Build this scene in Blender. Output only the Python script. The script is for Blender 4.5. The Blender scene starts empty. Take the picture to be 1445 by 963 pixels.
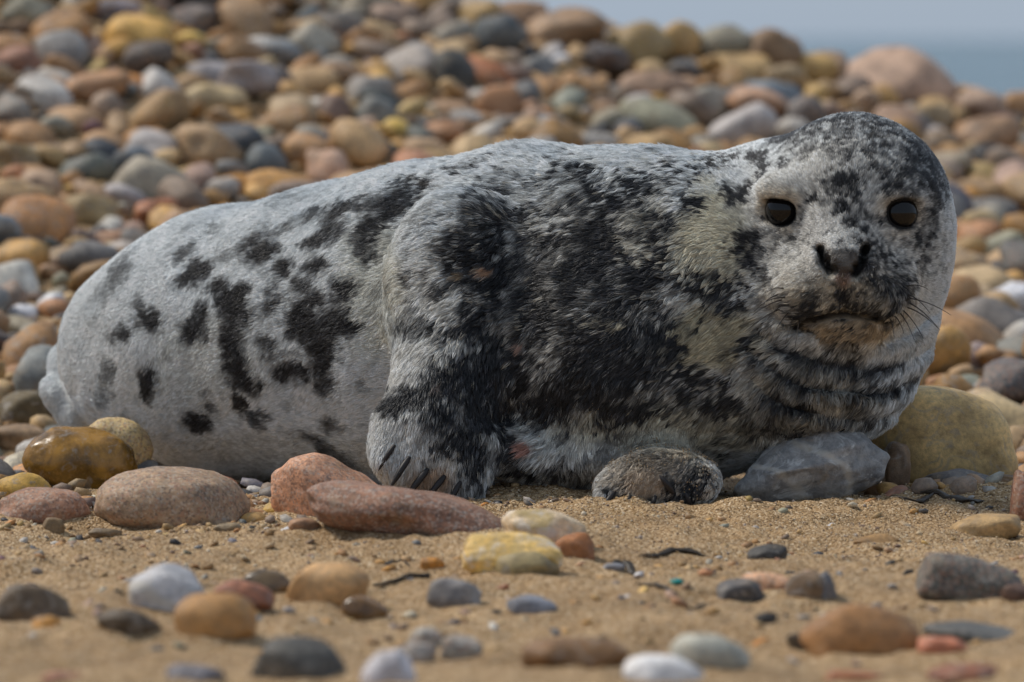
import bpy, math, random
import numpy as np
from mathutils import Vector, Matrix, noise as mnoise
from mathutils.kdtree import KDTree

R = math.radians
random.seed(11)
rng = np.random.default_rng(11)
S = bpy.context.scene
COL = S.collection

# ------------------------------------------------------------------ camera
CAM_Z, CAM_Y, FPX, PITCH = 0.52, -6.0, 7500.0, math.atan(426.5 / 7500.0)
cd = bpy.data.cameras.new('camera')
cam = bpy.data.objects.new('camera', cd)
COL.objects.link(cam)
cam.location = (0, CAM_Y, CAM_Z)
cam.rotation_euler = (math.pi / 2 - PITCH, 0, 0)
cd.sensor_width = 36.0
cd.lens = FPX * 36.0 / 1445.0
cd.clip_start, cd.clip_end = 0.1, 20000
cd.dof.use_dof = True
cd.dof.focus_distance = 5.90
cd.dof.aperture_fstop = 5.0
cd.dof.aperture_blades = 9
S.camera = cam

# ------------------------------------------------------------------ world and sun (bright overcast)
SUN_EL, SUN_DIR = R(52), Vector((-0.62, 0.22, 0.0)).normalized()
w = bpy.data.worlds.new('World')
S.world = w
w.use_nodes = True
nt = w.node_tree
nt.nodes.clear()
out = nt.nodes.new('ShaderNodeOutputWorld')
bg = nt.nodes.new('ShaderNodeBackground')
sky = nt.nodes.new('ShaderNodeTexSky')
sky.sky_type = 'NISHITA'
sky.sun_disc = False
sky.sun_elevation = SUN_EL
sky.sun_rotation = math.atan2(SUN_DIR.x, SUN_DIR.y)
sky.air_density, sky.dust_density, sky.ozone_density = 1.0, 1.0, 1.2
mixc = nt.nodes.new('ShaderNodeMix')
mixc.data_type = 'RGBA'
tc = nt.nodes.new('ShaderNodeTexCoord')
cn = nt.nodes.new('ShaderNodeTexNoise')
cn.inputs['Scale'].default_value = 2.2
cn.inputs['Detail'].default_value = 5
cm = nt.nodes.new('ShaderNodeMapRange')
cm.inputs[1].default_value, cm.inputs[2].default_value = 0.25, 0.75
cm.inputs[3].default_value, cm.inputs[4].default_value = 0.78, 0.95
nt.links.new(tc.outputs['Generated'], cn.inputs['Vector'])
nt.links.new(cn.outputs['Fac'], cm.inputs[0])
nt.links.new(cm.outputs[0], mixc.inputs['Factor'])
nt.links.new(sky.outputs[0], mixc.inputs[6])
mixc.inputs[7].default_value = (3.2, 3.95, 5.0, 1)      # cloud layer, same radiance scale as the sky model
nt.links.new(mixc.outputs[2], bg.inputs['Color'])
bg.inputs['Strength'].default_value = 0.085
nt.links.new(bg.outputs[0], out.inputs['Surface'])

sl = bpy.data.lights.new('sun', 'SUN')
sl.energy, sl.angle, sl.color = 2.3, R(12), (1.0, 0.93, 0.83)
sun = bpy.data.objects.new('sun', sl)
COL.objects.link(sun)
sd = Vector((SUN_DIR.x * math.cos(SUN_EL), SUN_DIR.y * math.cos(SUN_EL), math.sin(SUN_EL)))
sun.rotation_euler = sd.to_track_quat('Z', 'Y').to_euler()

S.render.engine = 'CYCLES'
S.view_settings.view_transform = 'Standard'
S.view_settings.look = 'None'
S.view_settings.gamma = 1.0
S.view_settings.exposure = 0.42
S.cycles.use_denoising = True
S.cycles.max_bounces = 4
S.cycles.diffuse_bounces = 2
S.cycles.glossy_bounces = 2
S.cycles.use_adaptive_sampling = True
S.cycles.adaptive_threshold = 0.02
try:
    S.cycles_curves.shape = 'RIBBONS'
    S.cycles_curves.subdivisions = 2
except Exception:
    pass

# ------------------------------------------------------------------ helpers
CP, SP = math.cos(PITCH), math.sin(PITCH)


def pix_dir(px, py):
    dx, dv = (px - 722.5) / FPX, -(py - 481.5) / FPX
    return np.array([dx, CP + dv * SP, -SP + dv * CP])


def W(px, py, y):
    """point of the picture at the beach depth y (metres beyond the seal's head)"""
    d = pix_dir(px, py)
    return np.array([0, CAM_Y, CAM_Z]) + d * ((y - CAM_Y) / d[1])


def M(px, y=0.0):
    return px / FPX * (y - CAM_Y)


def project(P):
    q = np.asarray(P) - np.array([0, CAM_Y, CAM_Z])
    f = q[..., 1] * CP - q[..., 2] * SP
    u = q[..., 1] * SP + q[..., 2] * CP
    return 722.5 + FPX * q[..., 0] / f, 481.5 - FPX * u / f


def s2l(c):
    return tuple(((v / 255) / 12.92 if v / 255 < 0.04045 else ((v / 255 + 0.055) / 1.055) ** 2.4) for v in c)


def sstep(a, b, x):
    t = np.clip((x - a) / (b - a), 0, 1)
    return t * t * (3 - 2 * t)


def _hash(i, j, k, seed):
    h = (i.astype(np.int64) * 374761393 + j.astype(np.int64) * 668265263 + k.astype(np.int64) * 2147483647 + seed * 974711) & 0xFFFFFFFF
    h = ((h ^ (h >> 13)) * 1274126177) & 0xFFFFFFFF
    h = ((h ^ (h >> 16)) * 2246822519) & 0xFFFFFFFF
    return ((h ^ (h >> 15)) & 0xFFFFFF) / float(0xFFFFFF)


def vnoise(P, scale, seed=0):
    """value noise in -1..1"""
    Q = np.asarray(P) * scale
    I = np.floor(Q)
    F = Q - I
    F = F * F * F * (F * (F * 6 - 15) + 10)
    i, j, k = (I[..., n].astype(np.int64) for n in range(3))
    r = 0
    for a in (0, 1):
        fx = F[..., 0] if a else 1 - F[..., 0]
        for b in (0, 1):
            fy = F[..., 1] if b else 1 - F[..., 1]
            for c in (0, 1):
                fz = F[..., 2] if c else 1 - F[..., 2]
                r = r + fx * fy * fz * _hash(i + a, j + b, k + c, seed)
    return r * 2 - 1


def fbm(P, scale, seed=0, octv=3):
    r, a = 0, 1.0
    for o in range(octv):
        r = r + a * vnoise(P, scale * 2 ** o, seed + o * 17)
        a *= 0.5
    return r


def mesh_from(name, V, F, smooth=True):
    me = bpy.data.meshes.new(name)
    V = np.asarray(V, np.float32)
    F = np.asarray(F, np.int32)
    n = F.shape[1]
    me.vertices.add(len(V))
    me.vertices.foreach_set('co', V.ravel())
    me.loops.add(F.size)
    me.loops.foreach_set('vertex_index', F.ravel())
    me.polygons.add(len(F))
    me.polygons.foreach_set('loop_start', np.arange(0, F.size, n, dtype=np.int32))
    me.update(calc_edges=True)
    if smooth:
        me.polygons.foreach_set('use_smooth', np.ones(len(F), bool))
    me.validate()
    return me


def link(name, me, mat=None, parent=None):
    o = bpy.data.objects.new(name, me)
    COL.objects.link(o)
    if mat is not None and me is not None:
        if len(me.materials) == 0:
            me.materials.append(mat)
    if parent is not None:
        o.parent = parent
    return o


def tag(o, label=None, cat=None, group=None, kind=None):
    for k, v in (('label', label), ('category', cat), ('group', group), ('kind', kind)):
        if v:
            o[k] = v
    return o


def icosphere(sub):
    import bmesh
    bm = bmesh.new()
    bmesh.ops.create_icosphere(bm, subdivisions=sub, radius=1.0)
    V = np.array([v.co[:] for v in bm.verts])
    F = np.array([[v.index for v in f.verts] for f in bm.faces])
    bm.free()
    return V, F


ICO = {s: icosphere(s) for s in (1, 2, 3, 4, 5)}


def tube(pts, rad, n=6):
    pts = np.asarray(pts, float)
    V, F = [], []
    m = len(pts)
    for i in range(m):
        t = pts[min(i + 1, m - 1)] - pts[max(i - 1, 0)]
        t /= np.linalg.norm(t) + 1e-9
        a = np.cross(t, [0.3, 0.2, 1.0])
        a /= np.linalg.norm(a) + 1e-9
        b = np.cross(t, a)
        for k in range(n):
            an = 2 * math.pi * k / n
            V.append(pts[i] + rad[i] * (math.cos(an) * a + math.sin(an) * b))
    for i in range(m - 1):
        for k in range(n):
            F.append([i * n + k, i * n + (k + 1) % n, (i + 1) * n + (k + 1) % n, (i + 1) * n + k])
    return np.array(V), np.array(F)


class NT:
    """small node-tree helper"""
    def __init__(s, name):
        s.m = bpy.data.materials.new(name)
        s.m.use_nodes = True
        s.t = s.m.node_tree
        s.t.nodes.clear()
        s.out = s.n('ShaderNodeOutputMaterial')

    def n(s, typ, **kw):
        x = s.t.nodes.new(typ)
        for k, v in kw.items():
            setattr(x, k, v)
        return x

    def l(s, a, b):
        s.t.links.new(a, b)

    def noise(s, vec, scale, detail=4, rough=0.55, dist=0.0):
        x = s.n('ShaderNodeTexNoise')
        x.inputs['Scale'].default_value = scale
        x.inputs['Detail'].default_value = detail
        x.inputs['Roughness'].default_value = rough
        x.inputs['Distortion'].default_value = dist
        s.l(vec, x.inputs['Vector'])
        return x.outputs['Fac']

    def mapr(s, v, a, b, c, d):
        x = s.n('ShaderNodeMapRange')
        s.l(v, x.inputs[0])
        for i, q in enumerate((a, b, c, d)):
            x.inputs[i + 1].default_value = q
        return x.outputs[0]

    def mix(s, f, a, b, blend='MIX'):
        x = s.n('ShaderNodeMix', data_type='RGBA', blend_type=blend)
        for i, q in ((0, f), (6, a), (7, b)):
            if isinstance(q, (int, float)):
                x.inputs[i].default_value = q
            elif isinstance(q, tuple):
                x.inputs[i].default_value = q if len(q) == 4 else (*q, 1)
            else:
                s.l(q, x.inputs[i])
        return x.outputs[2]

    def math(s, op, a, b=0.0):
        x = s.n('ShaderNodeMath', operation=op)
        for i, q in ((0, a), (1, b)):
            if isinstance(q, (int, float)):
                x.inputs[i].default_value = q
            else:
                s.l(q, x.inputs[i])
        return x.outputs[0]

    def ramp(s, v, stops, interp='LINEAR'):
        x = s.n('ShaderNodeValToRGB')
        x.color_ramp.interpolation = interp
        e = x.color_ramp.elements
        while len(e) > 1:
            e.remove(e[-1])
        e[0].position, e[0].color = stops[0][0], (*stops[0][1], 1)
        for p, c in stops[1:]:
            q = e.new(p)
            q.color = (*c, 1)
        s.l(v, x.inputs[0])
        return x.outputs[0]

    def bump(s, h, strength, dist):
        x = s.n('ShaderNodeBump')
        x.inputs['Strength'].default_value = strength
        x.inputs['Distance'].default_value = dist
        s.l(h, x.inputs['Height'])
        return x.outputs[0]

    def finish(s, color, rough=0.6, spec=0.4, normal=None):
        b = s.n('ShaderNodeBsdfPrincipled')
        for nm, q in (('Base Color', color), ('Roughness', rough), ('Specular IOR Level', spec)):
            if isinstance(q, (int, float)):
                b.inputs[nm].default_value = q
            elif isinstance(q, tuple):
                b.inputs[nm].default_value = (*q[:3], 1)
            else:
                s.l(q, b.inputs[nm])
        if normal is not None:
            s.l(normal, b.inputs['Normal'])
        s.l(b.outputs[0], s.out.inputs['Surface'])
        s.b = b
        return s.m


# ------------------------------------------------------------------ stone materials
def stone_mat(name, kind='plain', attr=False, rough=0.55, spec=0.35):
    k = NT(name)
    geo = k.n('ShaderNodeNewGeometry')
    if attr:
        base = k.n('ShaderNodeAttribute', attribute_name='Col').outputs['Color']
        rnd = geo.outputs['Random Per Island']
    else:
        oi = k.n('ShaderNodeObjectInfo')
        base = oi.outputs['Color']
        rnd = oi.outputs['Random']
    va = k.n('ShaderNodeVectorMath', operation='ADD')
    cmb = k.n('ShaderNodeCombineXYZ')
    k.l(k.math('MULTIPLY', rnd, 3.7), cmb.inputs[0])
    k.l(k.math('MULTIPLY', rnd, 9.1), cmb.inputs[1])
    k.l(geo.outputs['Position'], va.inputs[0])
    k.l(cmb.outputs[0], va.inputs[1])
    vec = va.outputs[0]
    sc = 20.0
    n1 = k.noise(vec, 1.1 * sc, 5, 0.6, 0.4)
    n2 = k.noise(vec, 7.0 * sc, 4, 0.7)
    n3 = k.noise(vec, 26.0 * sc, 3, 0.7)
    c = k.mix(k.mapr(n1, 0.3, 0.7, 0.0, 1.0), k.mix(1.0, base, (0.55, 0.53, 0.52), 'MULTIPLY'),
              k.mix(1.0, base, (1.35, 1.32, 1.28), 'MULTIPLY'))
    c = k.mix(1.0, c, k.ramp(n2, [(0.25, (0.55, 0.55, 0.57)), (0.5, (1, 1, 1)), (0.78, (1.4, 1.36, 1.3))]), 'MULTIPLY')
    band = k.noise(vec, 2.4 * sc, 3, 0.5, 2.2)
    c = k.mix(k.math('MULTIPLY', k.mapr(band, 0.56, 0.66, 0, 0.55), k.mapr(rnd, 0.3, 0.7, 0.2, 1.0)), c, (0.30, 0.27, 0.235))
    c = k.mix(k.mapr(n3, 0.62, 0.72, 0, 0.5), c, (0.10, 0.09, 0.085))
    hb = k.math('ADD', k.math('MULTIPLY', n2, 0.6), k.math('MULTIPLY', n3, 0.4))
    if kind == 'speckle':
        v = k.n('ShaderNodeTexVoronoi')
        v.inputs['Scale'].default_value = 20.0 * sc
        k.l(vec, v.inputs['Vector'])
        sepc = k.n('ShaderNodeSeparateColor')
        k.l(v.outputs['Color'], sepc.inputs[0])
        c = k.mix(k.mapr(sepc.outputs[0], 0.70, 0.80, 0, 0.48), c, (0.085, 0.07, 0.068))
        c = k.mix(k.mapr(sepc.outputs[1], 0.72, 0.82, 0, 0.28), c, (0.62, 0.55, 0.47))
        c = k.mix(k.mapr(sepc.outputs[2], 0.72, 0.82, 0, 0.4), c, (0.42, 0.2, 0.12))
    if kind == 'vein':
        w1 = k.n('ShaderNodeTexWave', wave_type='BANDS', bands_direction='DIAGONAL')
        w1.inputs['Scale'].default_value = 0.6 * sc * 0.5
        w1.inputs['Distortion'].default_value = 9.0
        w1.inputs['Detail'].default_value = 3.0
        w1.inputs['Detail Scale'].default_value = 1.1
        k.l(vec, w1.inputs['Vector'])
        veinm = k.mapr(w1.outputs['Fac'], 0.90, 1.0, 0, 0.85)
        c = k.mix(veinm, c, (0.50, 0.46, 0.40))
        n4 = k.noise(vec, 1.6 * sc, 6, 0.7, 1.2)
        c = k.mix(k.mapr(n4, 0.52, 0.64, 0, 0.85), c, (0.60, 0.59, 0.57))
        c = k.mix(k.mapr(k.noise(vec, 1.1 * sc, 5, 0.65, 0.8), 0.55, 0.75, 0, 0.5), c, (0.17, 0.12, 0.07))
    if kind == 'wet':
        n4 = k.noise(vec, 0.9 * sc, 5, 0.6, 1.4)
        c = k.mix(k.mapr(n4, 0.45, 0.62, 0, 0.75), c, k.mix(1.0, base, (2.1, 2.0, 1.7), 'MULTIPLY'))
    if kind == 'lichen':
        n4 = k.noise(vec, 1.2 * sc, 6, 0.7, 0.8)
        c = k.mix(k.mapr(n4, 0.5, 0.62, 0, 0.8), c, (0.50, 0.36, 0.14))
        c = k.mix(k.mapr(k.noise(vec, 1.7 * sc, 5, 0.7, 0.6), 0.52, 0.64, 0, 0.85), c, (0.66, 0.60, 0.53))
    dust = k.mapr(k.noise(vec, 1.5 * sc, 5, 0.7, 0.5), 0.54, 0.68, 0, 0.0 if kind == 'wet' else 0.34)
    c = k.mix(dust, c, (0.36, 0.255, 0.145))
    r = k.mapr(n2, 0.3, 0.7, max(rough - 0.10, 0.05), min(rough + 0.12, 1))
    nb = k.bump(hb, 0.55 if kind != 'wet' else 0.2, 0.0026)
    return k.finish(c, r, spec, nb)


MATS = {
    'plain': stone_mat('stone_plain', 'plain'),
    'speckle': stone_mat('stone_granite', 'speckle', rough=0.62),
    'vein': stone_mat('stone_veined', 'vein', rough=0.5),
    'wet': stone_mat('stone_wet', 'wet', rough=0.22, spec=0.5),
    'lichen': stone_mat('stone_stained', 'lichen', rough=0.6),
    'stuff': stone_mat('stone_shingle', 'plain', attr=True),
}


# ------------------------------------------------------------------ pebble shapes
def pebble_mesh(name, seed, sub=3, facets=5, lump=0.16, fine=0.0, flat=None):
    V, F = ICO[sub]
    r_ = np.random.default_rng(seed)
    P = V.copy()
    p = r_.uniform(2.0, 2.6)
    P = P / (np.abs(P) ** p).sum(1, keepdims=True) ** (1 / p)
    off = r_.uniform(-50, 50, 3)
    P *= (1 + lump * fbm(V + off, 1.1, seed, 2))[:, None]
    for _ in range(facets):
        n = r_.normal(size=3)
        n /= np.linalg.norm(n)
        h = r_.uniform(0.68, 0.9)
        d = P @ n
        ex = np.maximum(d - h, 0)
        P -= (ex - ex / (1 + 3.2 * ex / 0.3))[:, None] * n * 0.85
    if fine:
        P *= (1 + fine * fbm(V + off, 5.0, seed + 5, 3))[:, None]
    mx = np.abs(P).max(0)
    P /= mx
    return mesh_from(name, P, F)


PEB = [pebble_mesh('pebble_shape', 100 + i, 3, facets=(4, 7, 10, 13)[i % 4], lump=(0.16, 0.24, 0.32)[i % 3], fine=0.018) for i in range(14)]
PEB_LOW, PEB_TINY = [], []
for i in range(8):
    m_ = pebble_mesh('tmp', 300 + i, 2, facets=7, lump=0.24)
    PEB_LOW.append(np.array([v.co[:] for v in m_.vertices]))
    bpy.data.meshes.remove(m_)
    m_ = pebble_mesh('tmp', 340 + i, 1, facets=2, lump=0.2)
    PEB_TINY.append(np.array([v.co[:] for v in m_.vertices]))
    bpy.data.meshes.remove(m_)

# ------------------------------------------------------------------ terrain: sand flat, shingle bank, sea
MOUND = []


def crest_z(x):
    return np.clip(0.530 - 0.185 * (x - 0.19), -0.35, 0.72)


def ground_z(x, y):
    x = np.asarray(x, float)
    y = np.asarray(y, float)
    t = np.clip((y - 0.55) / 3.0, 0, 1)
    up = crest_z(x) * (t * (0.55 + 0.45 * t)) * sstep(0.55, 1.0, y)
    fall = crest_z(x) - 0.16 * (y - 3.55) - 0.02
    bank = np.where(y > 3.55, np.maximum(fall, -1.4), up - 0.02 * sstep(0.6, 1.2, y))
    P = np.stack([x, y, np.zeros_like(x)], -1)
    near = 1 - sstep(0.5, 1.0, y)
    sand = 0.016 * vnoise(P, 2.3, 3) + 0.010 * vnoise(P, 6.5, 4) + 0.0060 * vnoise(P, 16.0, 5) + 0.0036 * vnoise(P, 40.0, 6) + 0.0016 * vnoise(P, 90.0, 7)
    wet = np.exp(-((y + 0.14) / 0.16) ** 2)
    sand = sand + wet * (0.0042 * np.abs(vnoise(P, 62.0, 8)) + 0.0030 * vnoise(P, 110.0, 9))
    bed = np.exp(-(((x - 0.05) / 0.5) ** 2 + ((y - 0.12) / 0.25) ** 2))
    z = bank + near * (sand * (1 - 0.55 * bed) - 0.004)
    for (mx, my, ax_, ay_, mh) in MOUND:
        z = z + mh * np.exp(-((x - mx) / ax_) ** 2 - ((y - my) / ay_) ** 2)
    return z


# near stones: x, y, width, height in the picture, turn, colour, kind, label
NEAR = [
    (1142, 664, 226, 122, -7, (132, 132, 132), 'vein', 'grey veined boulder propping the throat of the seal'),
    (1325, 615, 212, 128, 9, (182, 156, 108), 'plain', 'big smooth tan boulder right beside the grey veined boulder'),
    (1358, 684, 108, 44, 4, (112, 104, 100), 'plain', 'low grey stone tucked under the big tan boulder'),
    (1342, 692, 46, 24, 0, (136, 104, 80), 'plain', 'little brown pebble against the low grey stone'),
    (1418, 686, 52, 36, 0, (122, 92, 68), 'plain', 'little rusty brown pebble right of the low grey stone'),
    (1264, 664, 44, 78, 12, (108, 88, 70), 'plain', 'upright brown stone wedged between grey boulder and tan boulder'),
    (1248, 694, 60, 26, 0, (116, 82, 58), 'plain', 'small rusty pebble at the foot of the grey veined boulder'),
    (1444, 702, 40, 84, 0, (150, 102, 86), 'speckle', 'pink granite stone upright in sand by black seaweed'),
    (458, 692, 158, 96, 14, (198, 142, 120), 'speckle', 'domed pink granite stone left of the seal flipper'),
    (572, 719, 296, 62, 8, (134, 96, 84), 'speckle', 'long sloping red granite stone under the seal flipper'),
    (114, 645, 164, 82, 9, (112, 82, 28), 'wet', 'glossy wet golden brown stone by the seal rump'),
    (160, 624, 98, 68, 20, (178, 156, 112), 'speckle', 'cream speckled stone behind the glossy golden brown one'),
    (236, 704, 228, 88, 3, (160, 130, 114), 'speckle', 'broad pinkish grey granite stone in front of seal belly'),
    (193, 724, 72, 38, -4, (158, 128, 92), 'plain', 'small tan pebble leaning on the broad granite stone'),
    (60, 716, 134, 56, -4, (146, 106, 92), 'speckle', 'sausage shaped pink stone lying on the sand edge'),
    (36, 687, 80, 44, 0, (180, 144, 72), 'plain', 'yellow pebble behind the sausage shaped pink stone'),
    (40, 577, 90, 52, 0, (92, 80, 56), 'plain', 'dark olive stone by the hind flippers of the seal'),
    (36, 618, 84, 38, 5, (146, 116, 96), 'plain', 'flat pinkish tan stone behind the glossy golden stone'),
    (14, 656, 66, 28, -5, (124, 92, 78), 'plain', 'flat dull red stone behind the yellow pebble'),
    (232, 668, 58, 24, 0, (178, 158, 122), 'plain', 'small cream stone peeping over the broad granite stone'),
    (306, 682, 64, 24, 6, (158, 84, 62), 'plain', 'small brick red stone under the seal belly'),
    (396, 721, 54, 26, 0, (174, 144, 76), 'plain', 'small yellowish pebble left of the domed pink granite stone'),
    (348, 728, 66, 26, 0, (176, 130, 90), 'plain', 'small peach pebble beside the broad granite stone'),
    (76, 741, 32, 26, 0, (128, 106, 76), 'plain', 'tiny olive pebble below the sausage shaped pink stone'),
    (206, 665, 40, 30, 0, (96, 96, 98), 'plain', 'small grey stone between golden stone and seal belly'),
    (764, 746, 124, 62, 8, (214, 190, 160), 'lichen', 'white and orange stone on sand below the seal chest'),
    (720, 779, 144, 56, 6, (206, 172, 102), 'lichen', 'pale yellow stone heaped against the white and orange stone'),
    (740, 796, 94, 40, 0, (136, 122, 88), 'plain', 'olive grey half dome stone before the pale yellow stone'),
    (810, 771, 64, 40, -14, (140, 92, 56), 'plain', 'rusty brown stone on the right of the white and orange stone'),
    (231, 829, 114, 74, -6, (168, 168, 174), 'vein', 'white marbled stone alone on the sand'),
    (42, 852, 118, 54, 4, (92, 78, 62), 'plain', 'dark brown dome stone on sand beside a tiny orange pebble'),
    (178, 876, 98, 34, 8, (88, 76, 62), 'plain', 'low dark brown stone in sand below the white marbled stone'),
    (300, 868, 122, 66, 0, (160, 120, 74), 'plain', 'sandy orange stone in front of the white marbled stone'),
    (376, 820, 72, 40, 6, (86, 72, 54), 'wet', 'small dark brown stone left of a peach oval stone'),
    (340, 838, 94, 42, 6, (138, 88, 72), 'plain', 'dull red stone between white marbled and peach stones'),
    (460, 824, 124, 62, -6, (184, 140, 104), 'plain', 'peach oval stone on the open sand'),
    (515, 858, 68, 34, 6, (92, 68, 40), 'wet', 'small wet brown stone next to the peach oval stone'),
    (642, 834, 78, 46, 6, (128, 124, 124), 'plain', 'small grey stone on sand beside a blue grey chip'),
    (752, 853, 74, 26, 6, (114, 120, 136), 'plain', 'flat blue grey chip in the sand'),
    (415, 932, 144, 66, 0, (82, 78, 70), 'plain', 'blurred charcoal dome stone in the near sand'),
    (548, 946, 78, 56, 0, (196, 192, 202), 'plain', 'blurred white pebble next to a pale crusted cluster'),
    (602, 902, 54, 34, 0, (176, 170, 156), 'speckle', 'crusty pale pebble at the back of the pale cluster'),
    (652, 914, 60, 34, 8, (150, 148, 138), 'speckle', 'crusty grey pebble on the right of the pale cluster'),
    (584, 922, 66, 30, -8, (164, 162, 156), 'speckle', 'crusty pale pebble on the left of the pale cluster'),
    (810, 921, 156, 44, 0, (120, 90, 60), 'plain', 'blurred brown flat stone half sunk in near sand'),
    (935, 945, 116, 52, 4, (214, 210, 210), 'plain', 'blurred bright white flat pebble in the near sand'),
    (1000, 917, 118, 46, 4, (164, 162, 142), 'plain', 'blurred pale greenish stone beside the bright white pebble'),
    (1214, 890, 168, 74, 2, (150, 110, 70), 'plain', 'blurred long orange brown stone in the near sand'),
    (1362, 812, 156, 58, 10, (86, 86, 78), 'speckle', 'dark grey green stone half buried in the sand'),
    (1080, 820, 74, 30, 6, (212, 158, 132), 'speckle', 'small pink stone on sand among two dark stones'),
    (1044, 833, 68, 34, -6, (88, 84, 84), 'plain', 'small dark grey stone left of the small pink one'),
    (1140, 826, 62, 42, -10, (118, 98, 78), 'plain', 'small brown stone right of the small pink one'),
    (1166, 826, 26, 46, -12, (104, 102, 106), 'plain', 'upright grey chip on the end of a small brown stone'),
    (1376, 891, 146, 32, 6, (88, 88, 84), 'plain', 'blurred long dark grey stone in near sand'),
    (1328, 911, 74, 26, 0, (176, 108, 88), 'plain', 'blurred salmon chip before the long dark grey stone'),
    (1084, 779, 58, 22, 0, (66, 62, 58), 'plain', 'small black stone in sand below the grey veined boulder'),
    (1080, 873, 34, 18, 0, (50, 48, 46), 'plain', 'tiny black pebble alone on the near sand'),
    (276, 953, 84, 32, 0, (116, 112, 122), 'plain', 'blurred grey blue stone at the near sand edge'),
    (90, 957, 64, 20, 0, (156, 108, 94), 'plain', 'blurred pink chip at the near sand edge'),
    (1362, 948, 106, 28, 0, (128, 78, 62), 'plain', 'blurred dark red flat stone at the near sand edge'),
    (1200, 957, 96, 22, 0, (146, 92, 68), 'plain', 'blurred reddish flat stone below the long orange brown stone'),
    (610, 795, 34, 17, 0, (176, 122, 56), 'plain', 'tiny orange pebble on sand left of the pale yellow stone'),
    (66, 877, 44, 19, 0, (188, 138, 72), 'plain', 'tiny orange pebble beside the dark brown dome stone'),
    (1140, 905, 60, 30, 0, (70, 58, 44), 'plain', 'blurred dark stone left of the long orange brown stone'),
    (1436, 836, 50, 30, 0, (96, 74, 62), 'plain', 'small dark reddish stone right of dark grey green stone'),
    (865, 800, 34, 12, 0, (118, 120, 130), 'plain', 'tiny slate chip near the rusty brown stone'),
    (320, 745, 40, 14, 0, (128, 112, 88), 'plain', 'tiny tan chip in sand below the broad granite stone'),
    (150, 752, 50, 14, 0, (120, 102, 78), 'plain', 'tiny brown chip in sand beneath the sausage shaped stone'),
    (430, 740, 46, 18, 0, (150, 112, 92), 'plain', 'tiny pink chip before the domed pink granite stone'),
    (1240, 762, 70, 18, 0, (150, 118, 78), 'plain', 'low sandy stone in sand before the grey veined boulder'),
    (1395, 742, 110, 34, -4, (160, 132, 92), 'plain', 'sand coloured low stone near the pink upright granite'),
]

def ray_ground(px, py, lift=0.0):
    """where the line of sight through a pixel meets the beach raised by lift"""
    d = pix_dir(px, py)
    ts = np.linspace(3.6, 13.0, 2400)
    P = np.array([0, CAM_Y, CAM_Z]) + d * ts[:, None]
    g = P[:, 2] - ground_z(P[:, 0], P[:, 1]) - lift
    i = np.argmax(g < 0)
    if g[i] >= 0:
        return None
    return P[i]


# where each near stone lies: bedded in the sand, its top as high as it shows
DEPTH = {0: -.105, 1: .10, 5: .02, 10: .15, 11: .21, 24: .2}
NEAR_AT = []
for i, (x, y, w_, h_, a, col, kind, lab) in enumerate(NEAR):
    py = min(y + h_ * 0.46, 960)
    d0 = ray_ground(x, py)[1]
    rx, rz = M(w_ / 2, d0) * 1.03, M(h_ / 2, d0) * 1.03
    ry = min(max(rx * 0.62, rz * 0.9), 0.075)
    yc = DEPTH.get(i, d0 + ry * 0.35)
    sink = 0.0 if i in DEPTH else (0.35 if y > 755 else 0.22) * rz
    c = W(x, y, yc) - np.array([0, 0, sink])
    NEAR_AT.append((c, (rx, ry, rz + sink), a, col, kind, lab, w_, y))
MOUND = [(c[0] + 0.2 * r_[0], c[1] - 0.25 * r_[1], r_[0] * 1.25, r_[1] * 1.5, min(0.12 * r_[2], 0.007)) for c, r_, *_ in NEAR_AT]
MOUND += [(.03, -.10, .09, .06, .022), (.10, -.24, .07, .05, .012), (.26, -.23, .10, .05, .014), (.40, -.20, .12, .07, .020), (.52, -.12, .10, .10, .022), (-.12, -.30, .10, .05, .010), (.30, -.40, .14, .06, .012), (-.45, -.25, .2, .06, .010)]


def nonuni(lo, hi, step, far):
    a = list(np.arange(lo, hi, step))
    v, s = hi, step
    up = []
    while v < far[1]:
        up.append(v)
        s *= 1.25
        v += s
    up.append(far[1])
    v, s = lo, step
    dn = []
    while v > far[0]:
        s *= 1.25
        v -= s
        dn.append(v)
    dn[-1] = far[0]
    return np.array(dn[::-1] + a + up)


gx = nonuni(-1.0, 1.0, 0.006, (-400, 400))
gy = nonuni(-1.9, 0.6, 0.006, (-60, 40))
GX, GY = np.meshgrid(gx, gy)
GZ = ground_z(GX, GY)
nx_, ny_ = len(gx), len(gy)
idx = np.arange(nx_ * ny_).reshape(ny_, nx_)
gF = np.stack([idx[:-1, :-1], idx[:-1, 1:], idx[1:, 1:], idx[1:, :-1]], -1).reshape(-1, 4)

k = NT('sand')
tcn = k.n('ShaderNodeTexCoord')
vo = k.n('ShaderNodeTexVoronoi')
vo.inputs['Scale'].default_value = 520
vo.inputs['Randomness'].default_value = 1.0
k.l(tcn.outputs['Object'], vo.inputs['Vector'])
sep = k.n('ShaderNodeSeparateColor')
k.l(vo.outputs['Color'], sep.inputs[0])
gcol = k.ramp(sep.outputs[0], [(0.0, (0.06, 0.038, 0.022)), (0.12, (0.20, 0.125, 0.062)), (0.42, (0.345, 0.222, 0.108)),
                               (0.75, (0.45, 0.315, 0.18)), (0.92, (0.58, 0.43, 0.27)), (1.0, (0.68, 0.57, 0.42))])
big = k.noise(tcn.outputs['Object'], 5.0, 5, 0.6)
gcol = k.mix(1.0, gcol, k.ramp(big, [(0.3, (0.80, 0.76, 0.72)), (0.6, (1.05, 1.03, 1.0)), (0.75, (1.15, 1.12, 1.08))]), 'MULTIPLY')
damp = k.noise(tcn.outputs['Object'], 14.0, 4, 0.65)
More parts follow.
